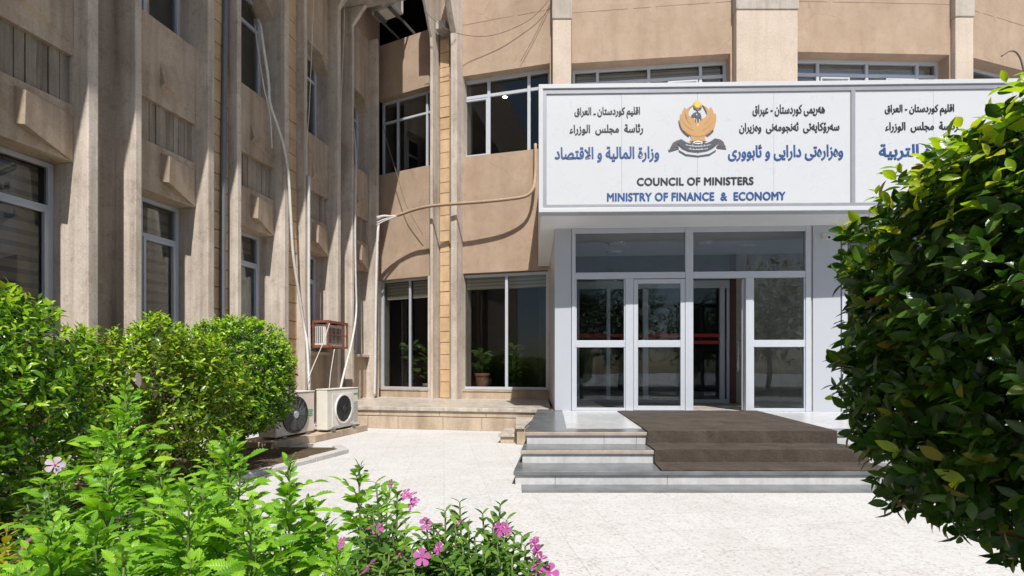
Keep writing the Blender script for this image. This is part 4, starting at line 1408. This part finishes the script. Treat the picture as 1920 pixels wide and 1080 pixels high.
def leaves_mesh(name, tpl, pos, axis, nrm, length, width, mats, midx, parent, smooth=True):
    """many leaves of one plant in one mesh"""
    V, F = tpl
    n, m = len(pos), len(V)
    ax = axis / np.linalg.norm(axis, axis=1, keepdims=True)
    nz = nrm - (nrm * ax).sum(1, keepdims=True) * ax
    nz /= np.maximum(np.linalg.norm(nz, axis=1, keepdims=True), 1e-6)
    xx = np.cross(ax, nz)
    L_ = length[:, None, None]
    Wd = width[:, None, None]
    P_ = pos[:, None, :] + V[None, :, 0:1] * Wd * xx[:, None, :] + V[None, :, 1:2] * L_ * ax[:, None, :] + V[None, :, 2:3] * L_ * nz[:, None, :]
    o_ = np.array(world_of(parent)) if parent else np.zeros(3)
    P_ = P_.reshape(-1, 3) - o_
    loops = np.concatenate([np.concatenate([np.array(f) for f in F]) + i * m for i in range(1)])
    cnt = np.array([len(f) for f in F])
    allloops = (loops[None, :] + (np.arange(n) * m)[:, None]).ravel()
    tot = np.tile(cnt, n)
    start = np.concatenate([[0], np.cumsum(tot)[:-1]])
    me = bpy.data.meshes.new(name)
    me.vertices.add(n * m)
    me.vertices.foreach_set('co', P_.ravel())
    me.loops.add(len(allloops))
    me.loops.foreach_set('vertex_index', allloops.astype(np.int32))
    me.polygons.add(len(tot))
    me.polygons.foreach_set('loop_start', start.astype(np.int32))
    me.polygons.foreach_set('loop_total', tot.astype(np.int32))
    for x in mats:
        me.materials.append(x)
    me.polygons.foreach_set('material_index', np.repeat(midx, len(F)).astype(np.int32))
    me.polygons.foreach_set('use_smooth', np.full(len(tot), smooth))
    uvl = me.uv_layers.new(name='UVMap')
    uvl.data.foreach_set('uv', np.tile(V[loops][:, :2], (n, 1)).ravel().astype(np.float32))
    me.update(calc_edges=True)
    me.validate()
    o = bpy.data.objects.new(name, me)
    C.objects.link(o)
    if parent:
        o.parent = parent
    return o


def unit(a):
    return a / np.maximum(np.linalg.norm(a, axis=-1, keepdims=True), 1e-9)


def shell(rng, n, centre, radii, p, depth, lump=0.06, lo=-1.0):
    d = unit(rng.normal(size=(n * 2, 3)))
    d = d[d[:, 2] > lo][:n]
    n = len(d)
    r = 1.0 / (np.abs(d[:, 0] / radii[0]) ** p + np.abs(d[:, 1] / radii[1]) ** p + np.abs(d[:, 2] / radii[2]) ** p) ** (1 / p)
    ph = rng.uniform(0, 6.28, (6,))
    fr = rng.uniform(4, 9, (6, 3)) * rng.choice([-1, 1], (6, 3))
    lum = sum(np.sin((d * fr[i]).sum(1) + ph[i]) for i in range(6)) / 6 * lump * 2
    k = 1 + lum - depth * rng.uniform(0, 1, n) ** 1.4
    pos = d * (r * k)[:, None]
    g = unit(np.sign(d) * np.abs(pos / np.array(radii)) ** (p - 1) / np.array(radii))
    return pos + np.array(centre), g, k


def bush(parent, centre, radii, p, n, per, ll, lw, mats, seed, depth=0.28, young=0.25, up=0.55, tpl=None, lump=0.06, spread=(0.6, 1.25), lo=-1.0, name='foliage', young_lit_z=0.4):  # young: share of pale leaves, both new growth and painted sunlight
    rng = np.random.default_rng(seed)
    pos, out, k = shell(rng, n, centre, radii, p, depth, lump, lo)
    n = len(pos)
    tw = unit(out + np.array([0, 0, up]) + rng.normal(size=(n, 3)) * 0.35)
    P_, A2, N2, Ln, Wn, Mi = [], [], [], [], [], []
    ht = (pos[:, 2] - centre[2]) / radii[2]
    isy = (rng.uniform(0, 1, n) < young * np.clip((ht - young_lit_z) / (1 - young_lit_z) + 0.15, 0.02, 1)) & (k > 0.9)
    ref = unit(np.cross(tw, rng.normal(size=(n, 3))))
    bi = np.cross(tw, ref)
    for j in range(per):
        a = 2.4 * j + rng.uniform(0, 0.6, n)
        th = rng.uniform(spread[0], spread[1], n) * (1 - 0.35 * (j / per))
        e = ref * np.cos(a)[:, None] + bi * np.sin(a)[:, None]
        ax = tw * np.cos(th)[:, None] + e * np.sin(th)[:, None]
        ax = ax + np.array([0, 0, -0.12])
        nr = tw + rng.normal(size=(n, 3)) * 0.25 + np.array([0, 0, 0.3])
        s = rng.uniform(0.65, 1.15, n) * np.where(isy & (j >= per - 2), 0.75, 1)
        P_.append(pos + tw * (j / per * ll * 1.1)[..., None] if not isinstance(j / per * ll, float) else pos + tw * (j / per * ll * 1.1))
        A2.append(ax); N2.append(nr); Ln.append(ll * s); Wn.append(lw * s * rng.uniform(0.85, 1.1, n))
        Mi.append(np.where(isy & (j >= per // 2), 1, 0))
    return leaves_mesh(name, tpl or T_SMALL, np.concatenate(P_), np.concatenate(A2), np.concatenate(N2), np.concatenate(Ln), np.concatenate(Wn), mats, np.concatenate(Mi), parent)


def trunk(parent, base, top, r, seed, nb=6, spread=0.4, name='trunk', mat='bark'):
    rd = random.Random(seed)
    m = MB()
    b, t_ = Vector(base), Vector(top)
    pts = [b.lerp(t_, u) + Vector((rd.uniform(-1, 1), rd.uniform(-1, 1), 0)) * r * 0.6 for u in (0, 0.25, 0.5, 0.75, 1)]
    m.tube(curve_pts(pts, 3), [r * (1.25 - 0.5 * i / 12) for i in range(13)], 9)
    for i in range(nb):
        u = rd.uniform(0.45, 1.0)
        s = b.lerp(t_, u)
        a = 2 * math.pi * i / nb + rd.uniform(-0.4, 0.4)
        e = s + Vector((math.cos(a) * spread, math.sin(a) * spread, spread * rd.uniform(0.5, 1.1)))
        mdp = s.lerp(e, 0.5) + Vector((rd.uniform(-1, 1), rd.uniform(-1, 1), rd.uniform(0, 1))) * spread * 0.12
        m.tube(curve_pts([s, mdp, e], 3), [r * 0.5 * (1 - 0.1 * k) for k in range(7)], 6)
    return m.build(name, M[mat], parent, smooth=True)


# big clipped ficus at the right edge, close to the camera
fb = thing('ficus_bush', (1.41, 1.13, 0), 'large dark leafy clipped ficus bush filling the right edge, close up', 'bush')
bush(fb, (1.432, 1.13, 1.232), (0.482, 0.37, 0.505), 3.8, 4300, 6, 0.050, 0.050, [M['ficus'], M['ficus_young_lit']], 11, depth=0.34, young=1.3, up=0.45, tpl=T_FICUS, lump=0.05, young_lit_z=0.3)  # pale leaves gathered at the top: new growth plus painted sunlight
trunk(fb, (1.41, 1.13, 0), (1.41, 1.13, 1.1), 0.03, 3, 10, 0.27)
# hedges on the left
h1 = thing('hedge', (-3.2, 6.05, 0), 'neatly clipped bright green hedge beside the outdoor units', 'hedge')
bush(h1, (-3.43, 6.0, 1.05), (0.61, 0.62, 0.69), 3.0, 4200, 5, 0.054, 0.056, [M['hedge'], M['hedge_young_lit']], 21, depth=0.34, young=1.0, up=0.5, lump=0.035, young_lit_z=-0.9)
trunk(h1, (-3.25, 5.85, 0), (-3.35, 6.0, 0.9), 0.05, 4, 8, 0.35)
h2 = thing('shrub', (-3.35, 4.5, 0), 'loose yellowish green shrub between the clipped hedge and the tall bush', 'shrub')
bush(h2, (-3.36, 4.55, 0.86), (0.78, 0.66, 0.68), 2.4, 2700, 5, 0.062, 0.058, [M['loose'], M['hedge_young_lit']], 31, depth=0.42, young=0.85, up=0.7, lump=0.16, young_lit_z=-0.7)
trunk(h2, (-3.35, 4.5, 0), (-3.4, 4.55, 0.8), 0.04, 5, 10, 0.45)
h3 = thing('bush', (-3.28, 2.95, 0), 'tall rounded green bush cut by the left edge', 'bush')
bush(h3, (-3.50, 2.98, 0.92), (0.72, 0.62, 0.74), 2.5, 3200, 5, 0.064, 0.062, [M['hedge'], M['hedge_young_lit']], 41, depth=0.38, young=0.75, up=0.55, lump=0.09, young_lit_z=-0.7)
trunk(h3, (-3.28, 2.95, 0), (-3.3, 2.98, 0.9), 0.05, 6, 9, 0.4)


def tecoma(x, y, top, seed, label, nst=5, lean=(0, 0), scale=1.0):
    """a young shrub of upright stems with pairs of serrated pinnate leaves"""
    rng = np.random.default_rng(seed)
    rd = random.Random(seed)
    root = thing('pinnate_shrub', (x, y, 0.03), label, 'shrub', 'light green pinnate shrubs in the foreground bed')
    stm = MB()
    P_, A2, N2, Ln = [], [], [], []
    for s in range(nst):
        a = 2 * math.pi * s / nst + rd.uniform(-0.5, 0.5)
        sp = 0.16 if s else 0.03
        h = top * (1 if s == 0 else rd.uniform(0.72, 0.95))
        b = Vector((x + rd.uniform(-0.03, 0.03), y + rd.uniform(-0.03, 0.03), 0.02))
        e = Vector((x + lean[0] + math.cos(a) * sp, y + lean[1] + math.sin(a) * sp, h))
        mdp = b.lerp(e, 0.55) + Vector((math.cos(a), math.sin(a), 0)) * sp * 0.25
        cp = curve_pts([b, mdp, e], 8)
        stm.tube(cp, [0.007 * (1 - 0.7 * i / (len(cp) - 1)) for i in range(len(cp))], 5)
        nn = int(h / 0.052)
        for i in range(nn):
            u = 0.32 + 0.68 * i / (nn - 1)
            idx = min(len(cp) - 2, int(u * (len(cp) - 1)))
            p = cp[idx].lerp(cp[idx + 1], u * (len(cp) - 1) - idx)
            sd_ = (cp[idx + 1] - cp[idx]).normalized()
            rot = (math.pi / 2) * (i % 2) + rd.uniform(-0.35, 0.35) + s
            tipf = 1 - max(0, (u - 0.82) / 0.18) * 0.6
            for k in (0, 1):
                ang = rot + math.pi * k
                o1 = Vector((math.cos(ang), math.sin(ang), 0))
                elev = 0.55 + 0.65 * max(0, (u - 0.7) / 0.3) + rd.uniform(-0.35, 0.35)
                d0 = (o1 * math.cos(elev) + sd_ * math.sin(elev)).normalized()
                ln = 0.12 * tipf * scale * rd.uniform(0.8, 1.15)
                rach = [p + d0 * ln * t - Vector((0, 0, 1)) * 0.35 * ln * t * t for t in (0, 0.35, 0.7, 1.0)]
                stm.tube(rach, [0.0022, 0.002, 0.0016, 0.001], 4)
                side = d0.cross(Vector((0, 0, 1)))
                if side.length < 0.1:
                    side = Vector((1, 0, 0))
                side.normalize()
                upn = side.cross(d0)
                lf = 0.049 * tipf * scale
                for t, pairs in ((0.3, 1), (0.65, 1)):
                    q = p + d0 * ln * t - Vector((0, 0, 1)) * 0.35 * ln * t * t
                    for sg_ in (1, -1):
                        P_.append(q); A2.append(d0 * 0.75 + side * sg_ * 0.9 + Vector((0, 0, rd.uniform(-0.3, 0.25)))); N2.append(upn + Vector((rd.uniform(-.7, .7), rd.uniform(-.8, .5), 0)))
                        Ln.append(lf * rd.uniform(0.85, 1.1) * (1.0 if t < 0.6 else 0.95))
                P_.append(rach[-1]); A2.append(d0 - Vector((0, 0, 0.45))); N2.append(upn + Vector((rd.uniform(-.5, .5), rd.uniform(-.7, .3), 0.1)))
                Ln.append(lf * 1.3)
    stm.build('stem', M['stem'], root, smooth=True)
    P_, A2, N2 = (np.array([v[:] for v in q]) for q in (P_, A2, N2))
    Ln = np.array(Ln)
    leaves_mesh('foliage', T_SERR, P_, A2, N2, Ln, Ln * rng.uniform(1.25, 1.6, len(Ln)), [M['tecoma']], np.zeros(len(Ln), int), root)
    return root


tdefs = [
    (-1.36, 1.68, 1.05, 'tallest light green shrub, rising in front of the hedge'),
    (-0.98, 1.62, 0.90, 'light green shrub with its top before the middle of the kerb'),
    (-1.22, 1.95, 0.80, 'light green shrub behind the tallest one'),
    (-0.70, 1.45, 0.83, 'light green shrub standing against the bright paving'),
    (-0.48, 1.42, 0.82, 'rightmost light green shrub, next to the pink periwinkles'),
    (-0.85, 1.22, 0.82, 'light green shrub at the lower middle of the group'),
    (-1.12, 1.30, 0.84, 'light green shrub below the tallest one'),
    (-0.62, 1.10, 0.79, 'low light green shrub at the bottom edge beside pink flowers'),
    (-1.02, 1.05, 0.77, 'low light green shrub at the bottom edge of the group'),
    (-1.12, 1.10, 0.70, 'low light green shrub at the bottom left, near the pale flower'),
    (-0.80, 0.95, 0.74, 'low light green shrub closest to the camera'),
]
for i, (x, y, h, lab) in enumerate(tdefs):
    tecoma(x, y, h, 100 + i, lab, nst=5 if h > 0.8 else 4)

FLOWER = None


def flower_mesh(pale):
    pos, ax, nr = [], [], []
    for k in range(5):
        a = 2 * math.pi * k / 5
        e = np.array([math.cos(a), math.sin(a), 0.12])
        pos.append(e * 0.0015); ax.append(e); nr.append(np.array([0, 0, 1.0]))
    ln = np.full(5, 0.021)
    o = leaves_mesh('flower', T_PETAL, np.array(pos), np.array(ax), np.array(nr), ln, ln * 1.08, [M['petal_pale' if pale else 'petal'], M['eye']], np.zeros(5, int), None)
    me = o.data
    bm = bmesh.new(); bm.from_mesh(me)
    r = bmesh.ops.create_cone(bm, cap_ends=True, segments=8, radius1=0.0032, radius2=0.002, depth=0.003, matrix=Matrix.Translation((0, 0, 0.002)))
    for v in r['verts']:
        for f in v.link_faces:
            f.material_index = 1
    bmesh.ops.create_cone(bm, cap_ends=True, segments=6, radius1=0.001, radius2=0.0013, depth=0.02, matrix=Matrix.Translation((0, 0, -0.010)))
    bm.to_mesh(me); bm.free()
    bpy.data.objects.remove(o)
    return me


FM = {False: flower_mesh(False), True: flower_mesh(True)}


def vinca(x, y, stems, seed, label, flowers, pale=False, yellow=0.0):
    """periwinkle: upright stems with paired oval leaves; flowers given as world points with a facing"""
    rng = np.random.default_rng(seed)
    rd = random.Random(seed)
    root = thing('periwinkle', (x, y, 0.03), label, 'flowering plant', 'pink flowering periwinkles in the foreground bed')
    stm = MB()
    P_, A2, N2, Ln, Mi = [], [], [], [], []
    for (tx, ty, tz) in stems:
        b = Vector((x + rd.uniform(-0.05, 0.05), y + rd.uniform(-0.05, 0.05), 0.02))
        e = Vector((tx, ty, tz))
        mdp = b.lerp(e, 0.5) + Vector((0, 0, 0.06))
        cp = curve_pts([b, mdp, e], 8)
        stm.tube(cp, [0.0045 * (1 - 0.55 * i / (len(cp) - 1)) for i in range(len(cp))], 5)
        nn = int((e - b).length / 0.024)
        yel = rd.uniform(0, 1) < yellow
        for i in range(nn):
            u = 0.25 + 0.75 * i / (nn - 1)
            idx = min(len(cp) - 2, int(u * (len(cp) - 1)))
            p = cp[idx].lerp(cp[idx + 1], u * (len(cp) - 1) - idx)
            sd_ = (cp[idx + 1] - cp[idx]).normalized()
            ref = sd_.orthogonal().normalized()
            b2 = sd_.cross(ref)
            rot = (math.pi / 2) * (i % 2) + rd.uniform(-0.3, 0.3)
            for k in (0, 1):
                o1 = ref * math.cos(rot + math.pi * k) + b2 * math.sin(rot + math.pi * k)
                el = rd.uniform(0.3, 0.9)
                P_.append(p); A2.append(o1 * math.cos(el) + sd_ * math.sin(el)); N2.append(sd_ + Vector((0, 0, 0.3)) - o1 * 0.1)
                Ln.append(0.042 * rd.uniform(0.75, 1.15) * (0.65 if u > 0.93 else 1)); Mi.append(1 if yel else 0)
    stm.build('stem', M['stem'], root, smooth=True)
    P_, A2, N2 = (np.array([v[:] for v in q]) for q in (P_, A2, N2))
    Ln = np.array(Ln)
    leaves_mesh('foliage', T_VINCA, P_, A2, N2, Ln, Ln * 1.05, [M['vinca'], M['vinca_yellow']], np.array(Mi), root)
    o_ = world_of(root)
    for (fx, fy, fz, face, s) in flowers:
        f = bpy.data.objects.new('flower', FM[pale])
        C.objects.link(f)
        f.parent = root
        f.location = Vector((fx, fy, fz)) - o_
        f.rotation_euler = Vector(face).to_track_quat('Z', 'Y').to_euler()
        f.scale = (s * 0.84, s * 0.84, s * 0.84)
    return root


def tips(lst):
    r = random.Random(len(lst) * 7 + int(lst[0][0]))
    more = [(px + r.uniform(-30, 30), py + r.uniform(15, 70), Y + r.uniform(-0.08, 0.06)) for px, py, Y in lst]
    more += [(px + r.uniform(-35, 35), py + r.uniform(40, 110), Y + r.uniform(-0.12, 0.03)) for px, py, Y in lst]
    return [tuple(at(px, py, Y)) for px, py, Y in lst + more]


def fl(lst):
    r = random.Random(len(lst))
    return [(*at(px, py, Y), (r.uniform(-1.0, 1.0), -r.uniform(-0.1, 1.2), r.uniform(0.2, 1.0)), s) for px, py, Y, s in lst]


vdefs = [
    (-0.24, 1.08, [(705, 905, 1.12), (745, 930, 1.1), (700, 960, 1.05), (735, 985, 1.0), (685, 1010, 1.0), (760, 1000, 1.05), (720, 1040, 0.95), (715, 950, 1.2)],
     [(768, 930, 1.09, 1.0), (772, 945, 1.08, 0.8), (732, 908, 1.12, 0.7), (698, 987, 1.03, 0.9), (708, 992, 1.02, 0.7), (760, 925, 1.1, 0.7), (778, 938, 1.08, 0.6)], 'periwinkle with an upright pink flower, tallest of the pink ones'),
    (-0.27, 0.92, [(690, 1030, 0.95), (670, 1050, 0.92), (730, 1040, 0.9), (760, 1060, 0.9), (650, 1060, 0.9)],
     [(690, 1063, 0.90, 1.15), (750, 1040, 0.92, 1.1), (791, 1045, 0.92, 0.95), (640, 1018, 0.98, 0.7)], 'periwinkle at the bottom edge with three wide open pink flowers'),
    (-0.13, 1.05, [(862, 942, 1.1), (835, 960, 1.08), (800, 980, 1.05), (855, 985, 1.0), (822, 1000, 1.0), (880, 1000, 1.0), (790, 1010, 0.98)],
     [(858, 983, 1.02, 0.8), (875, 982, 1.03, 0.7), (798, 982, 1.05, 0.8), (822, 1028, 0.97, 0.7)], 'periwinkle with arching tip above the middle of the pink group'),
    (-0.03, 1.02, [(938, 948, 1.08), (905, 965, 1.06), (925, 985, 1.02), (950, 975, 1.04), (890, 1010, 1.0), (920, 1020, 0.98), (945, 1010, 1.0), (905, 1040, 0.95)],
     [(938, 992, 1.02, 0.9), (948, 995, 1.02, 0.75), (930, 990, 1.03, 0.7)], 'periwinkle with faded tips near the front of the paving'),
    (0.05, 0.93, [(985, 1025, 0.95), (1000, 1040, 0.94), (960, 1045, 0.92), (1015, 1060, 0.93), (940, 1060, 0.9), (880, 1060, 0.9), (830, 1055, 0.9)],
     [(1001, 1012, 0.96, 0.6), (1003, 1022, 0.95, 0.75), (1008, 1035, 0.94, 0.8), (1012, 1050, 0.94, 0.9), (1030, 1074, 0.92, 1.0), (1018, 1078, 0.92, 0.9), (1005, 1068, 0.92, 0.8)], 'rightmost periwinkle with a column of magenta flowers'),
]
for i, (x, y, stems, flw, lab) in enumerate(vdefs):
    vinca(x, y, tips(stems), 300 + i, lab, fl(flw))
vinca(-1.32, 1.42, tips([(105, 880, 1.4), (75, 900, 1.42), (50, 940, 1.4), (90, 920, 1.36), (30, 960, 1.38), (120, 905, 1.4)]), 330, 'periwinkle at the left with one pale flower',
      fl([(103, 872, 1.4, 1.25), (112, 880, 1.39, 0.9)]), pale=True)
vinca(-1.30, 1.22, tips([(15, 985, 1.25), (45, 1005, 1.22), (70, 1000, 1.25), (10, 1030, 1.2), (50, 1040, 1.18), (-15, 1000, 1.25)]), 340, 'yellowing periwinkle in the lower left corner',
      fl([(48, 1021, 1.18, 1.0)]), yellow=0.6)

# ------------------------------------------------------------------ plants and lamps behind the windows
def houseplant(x, y, z0, h, seed, label, pot, broad=True):
    root = thing('potted_plant', (x, y, z0), label, 'potted plant', 'potted plants behind the ground floor windows')
    m = MB()
    m.tube([(x, y, z0), (x, y, z0 + 0.30), (x, y, z0 + 0.30), (x, y, z0 + 0.36)], [0.13, 0.18, 0.2, 0.2], 20)
    m.build('pot', M[pot], root)
    rng = np.random.default_rng(seed)
    n = 42
    a = rng.uniform(0, 6.28, n)
    zz = z0 + 0.36 + rng.uniform(0.05, 1, n) * (h - 0.36)
    rad = rng.uniform(0.02, 0.14, n)
    pos = np.stack([x + np.cos(a) * rad, y + np.sin(a) * rad, zz], 1)
    ax = np.stack([np.cos(a), np.sin(a), rng.uniform(0.0, 0.9, n)], 1)
    leaves_mesh('foliage', T_FICUS, pos, ax, np.tile([0, -0.5, 1.0], (n, 1)) + rng.normal(size=(n, 3)) * 0.3, rng.uniform(0.16, 0.28, n), rng.uniform(0.2, 0.34, n), [M['houseplant']], np.zeros(n, int), root)
    s = MB()
    for k in range(5):
        s.tube([(x, y, z0 + 0.34), (x + rng.uniform(-.08, .08), y + rng.uniform(-.08, .08), z0 + h * 0.9)], 0.008, 5)
    s.build('stem', M['stem'], root)


ZF = 0.402
houseplant(A_(0.52, -0.75, 0).x, A_(0.52, -0.75, 0).y, ZF, 1.5, 1, 'leafy houseplant behind the left pane of the corner window', 'black')
houseplant(A_(1.18, -0.7, 0).x, A_(1.18, -0.7, 0).y, ZF, 1.25, 2, 'broad leaved houseplant behind the right pane of the corner window', 'white_plastic')
houseplant(B_(0.55, -0.62, 0).x, B_(0.55, -0.62, 0).y, ZF + 0.28, 0.95, 3, 'small plant in a terracotta pot behind the window next to the porch', 'terracotta')
houseplant(B_(1.35, -0.8, 0).x, B_(1.35, -0.8, 0).y, ZF, 1.35, 4, 'bushy plant in a black pot behind the window next to the porch', 'black')
lampdefs = [(917, 158, 'upper', 0), ]
LP = [(B_, 0.9, -1.6, 8.66, 'small lit ceiling spot high behind the upper window, left one'), (B_, 2.1, -1.9, 8.66, 'small lit ceiling spot high behind the upper window, right one'),
      (B_, 0.8, -2.2, 4.17, 'small lit ceiling spot behind the ground floor window, left one'), (B_, 1.5, -2.0, 4.17, 'small lit ceiling spot behind the ground floor window, middle one'),
      (B_, 1.9, -2.6, 4.17, 'small lit ceiling spot behind the ground floor window, right one'), (A_, 1.3, -2.0, 4.17, 'small lit ceiling spot behind the corner window')]
for fr, t, q, z, lab in LP:
    c = fr(t, q, z)
    lt = thing('ceiling_spot', c, lab, 'lamp', 'ceiling spots inside the offices')
    MB().disc(c, (0, 0, -1), 0.06, 0.02, 20).build('diffuser', M['lamp'], lt)
    MB().ring(c, (0, 0, -1), 0.062, 0.085, 0.025, 20).build('trim_ring', M['white_plastic'], lt)

# ------------------------------------------------------------------ trees behind the camera (they shade the ficus and show in the glass)
def tree(x, y, h, r, seed, label, n=1500, ll=0.16, rz=None, trunk_r=0.12, cz=None):
    root = thing('tree', (x, y, 0), label, 'tree', 'trees across the forecourt')
    cz = cz or h - r
    bush(root, (x, y, cz), (r, r * 0.95, rz or r), 2.2, n, 5, ll, ll * 0.9, [M['tree'], M['tree']], seed, depth=0.65, young=0, up=0.2, lump=0.16, name='crown')
    trunk(root, (x, y, 0), (x, y, cz), trunk_r, seed, 8, r * 0.6)


tree(1.75, -1.80, 4.9, 0.82, 501, 'unseen tree placed to shade the ficus, just behind the viewpoint on the right', n=1500, ll=0.11, rz=0.6, trunk_r=0.06, cz=4.0)  # out of view; crown placed so that it shades the ficus front
for i, (x, y, h, r) in enumerate(((1.0, -10.5, 5.6, 2.0), (4.6, -11.5, 6.4, 2.4), (9.0, -10.0, 5.2, 2.0), (13.0, -12, 7.0, 2.6), (-5.5, -12, 6.0, 2.4), (18, -10, 6, 2.4))):
    tree(x, y, h, r, 510 + i, 'leafy tree standing across the forecourt from the entrance', n=900, ll=0.26)

# small litter on the paving
lit = random.Random(12)
for (px, py, lab) in ((686, 884, 'black scrap lying on the paving left of the stairs'),):
    Y = HC * FPX / (py - HY)
    x = (px - CX) / FPX * Y
    m = MB().extrude([(x - 0.02, Y - 0.012, 0.002), (x + 0.018, Y - 0.016, 0.004), (x + 0.024, Y + 0.01, 0.002), (x - 0.012, Y + 0.016, 0.005)], (0, 0, 0.012))
    tag(m.build('litter', M['black']), lab, 'litter')
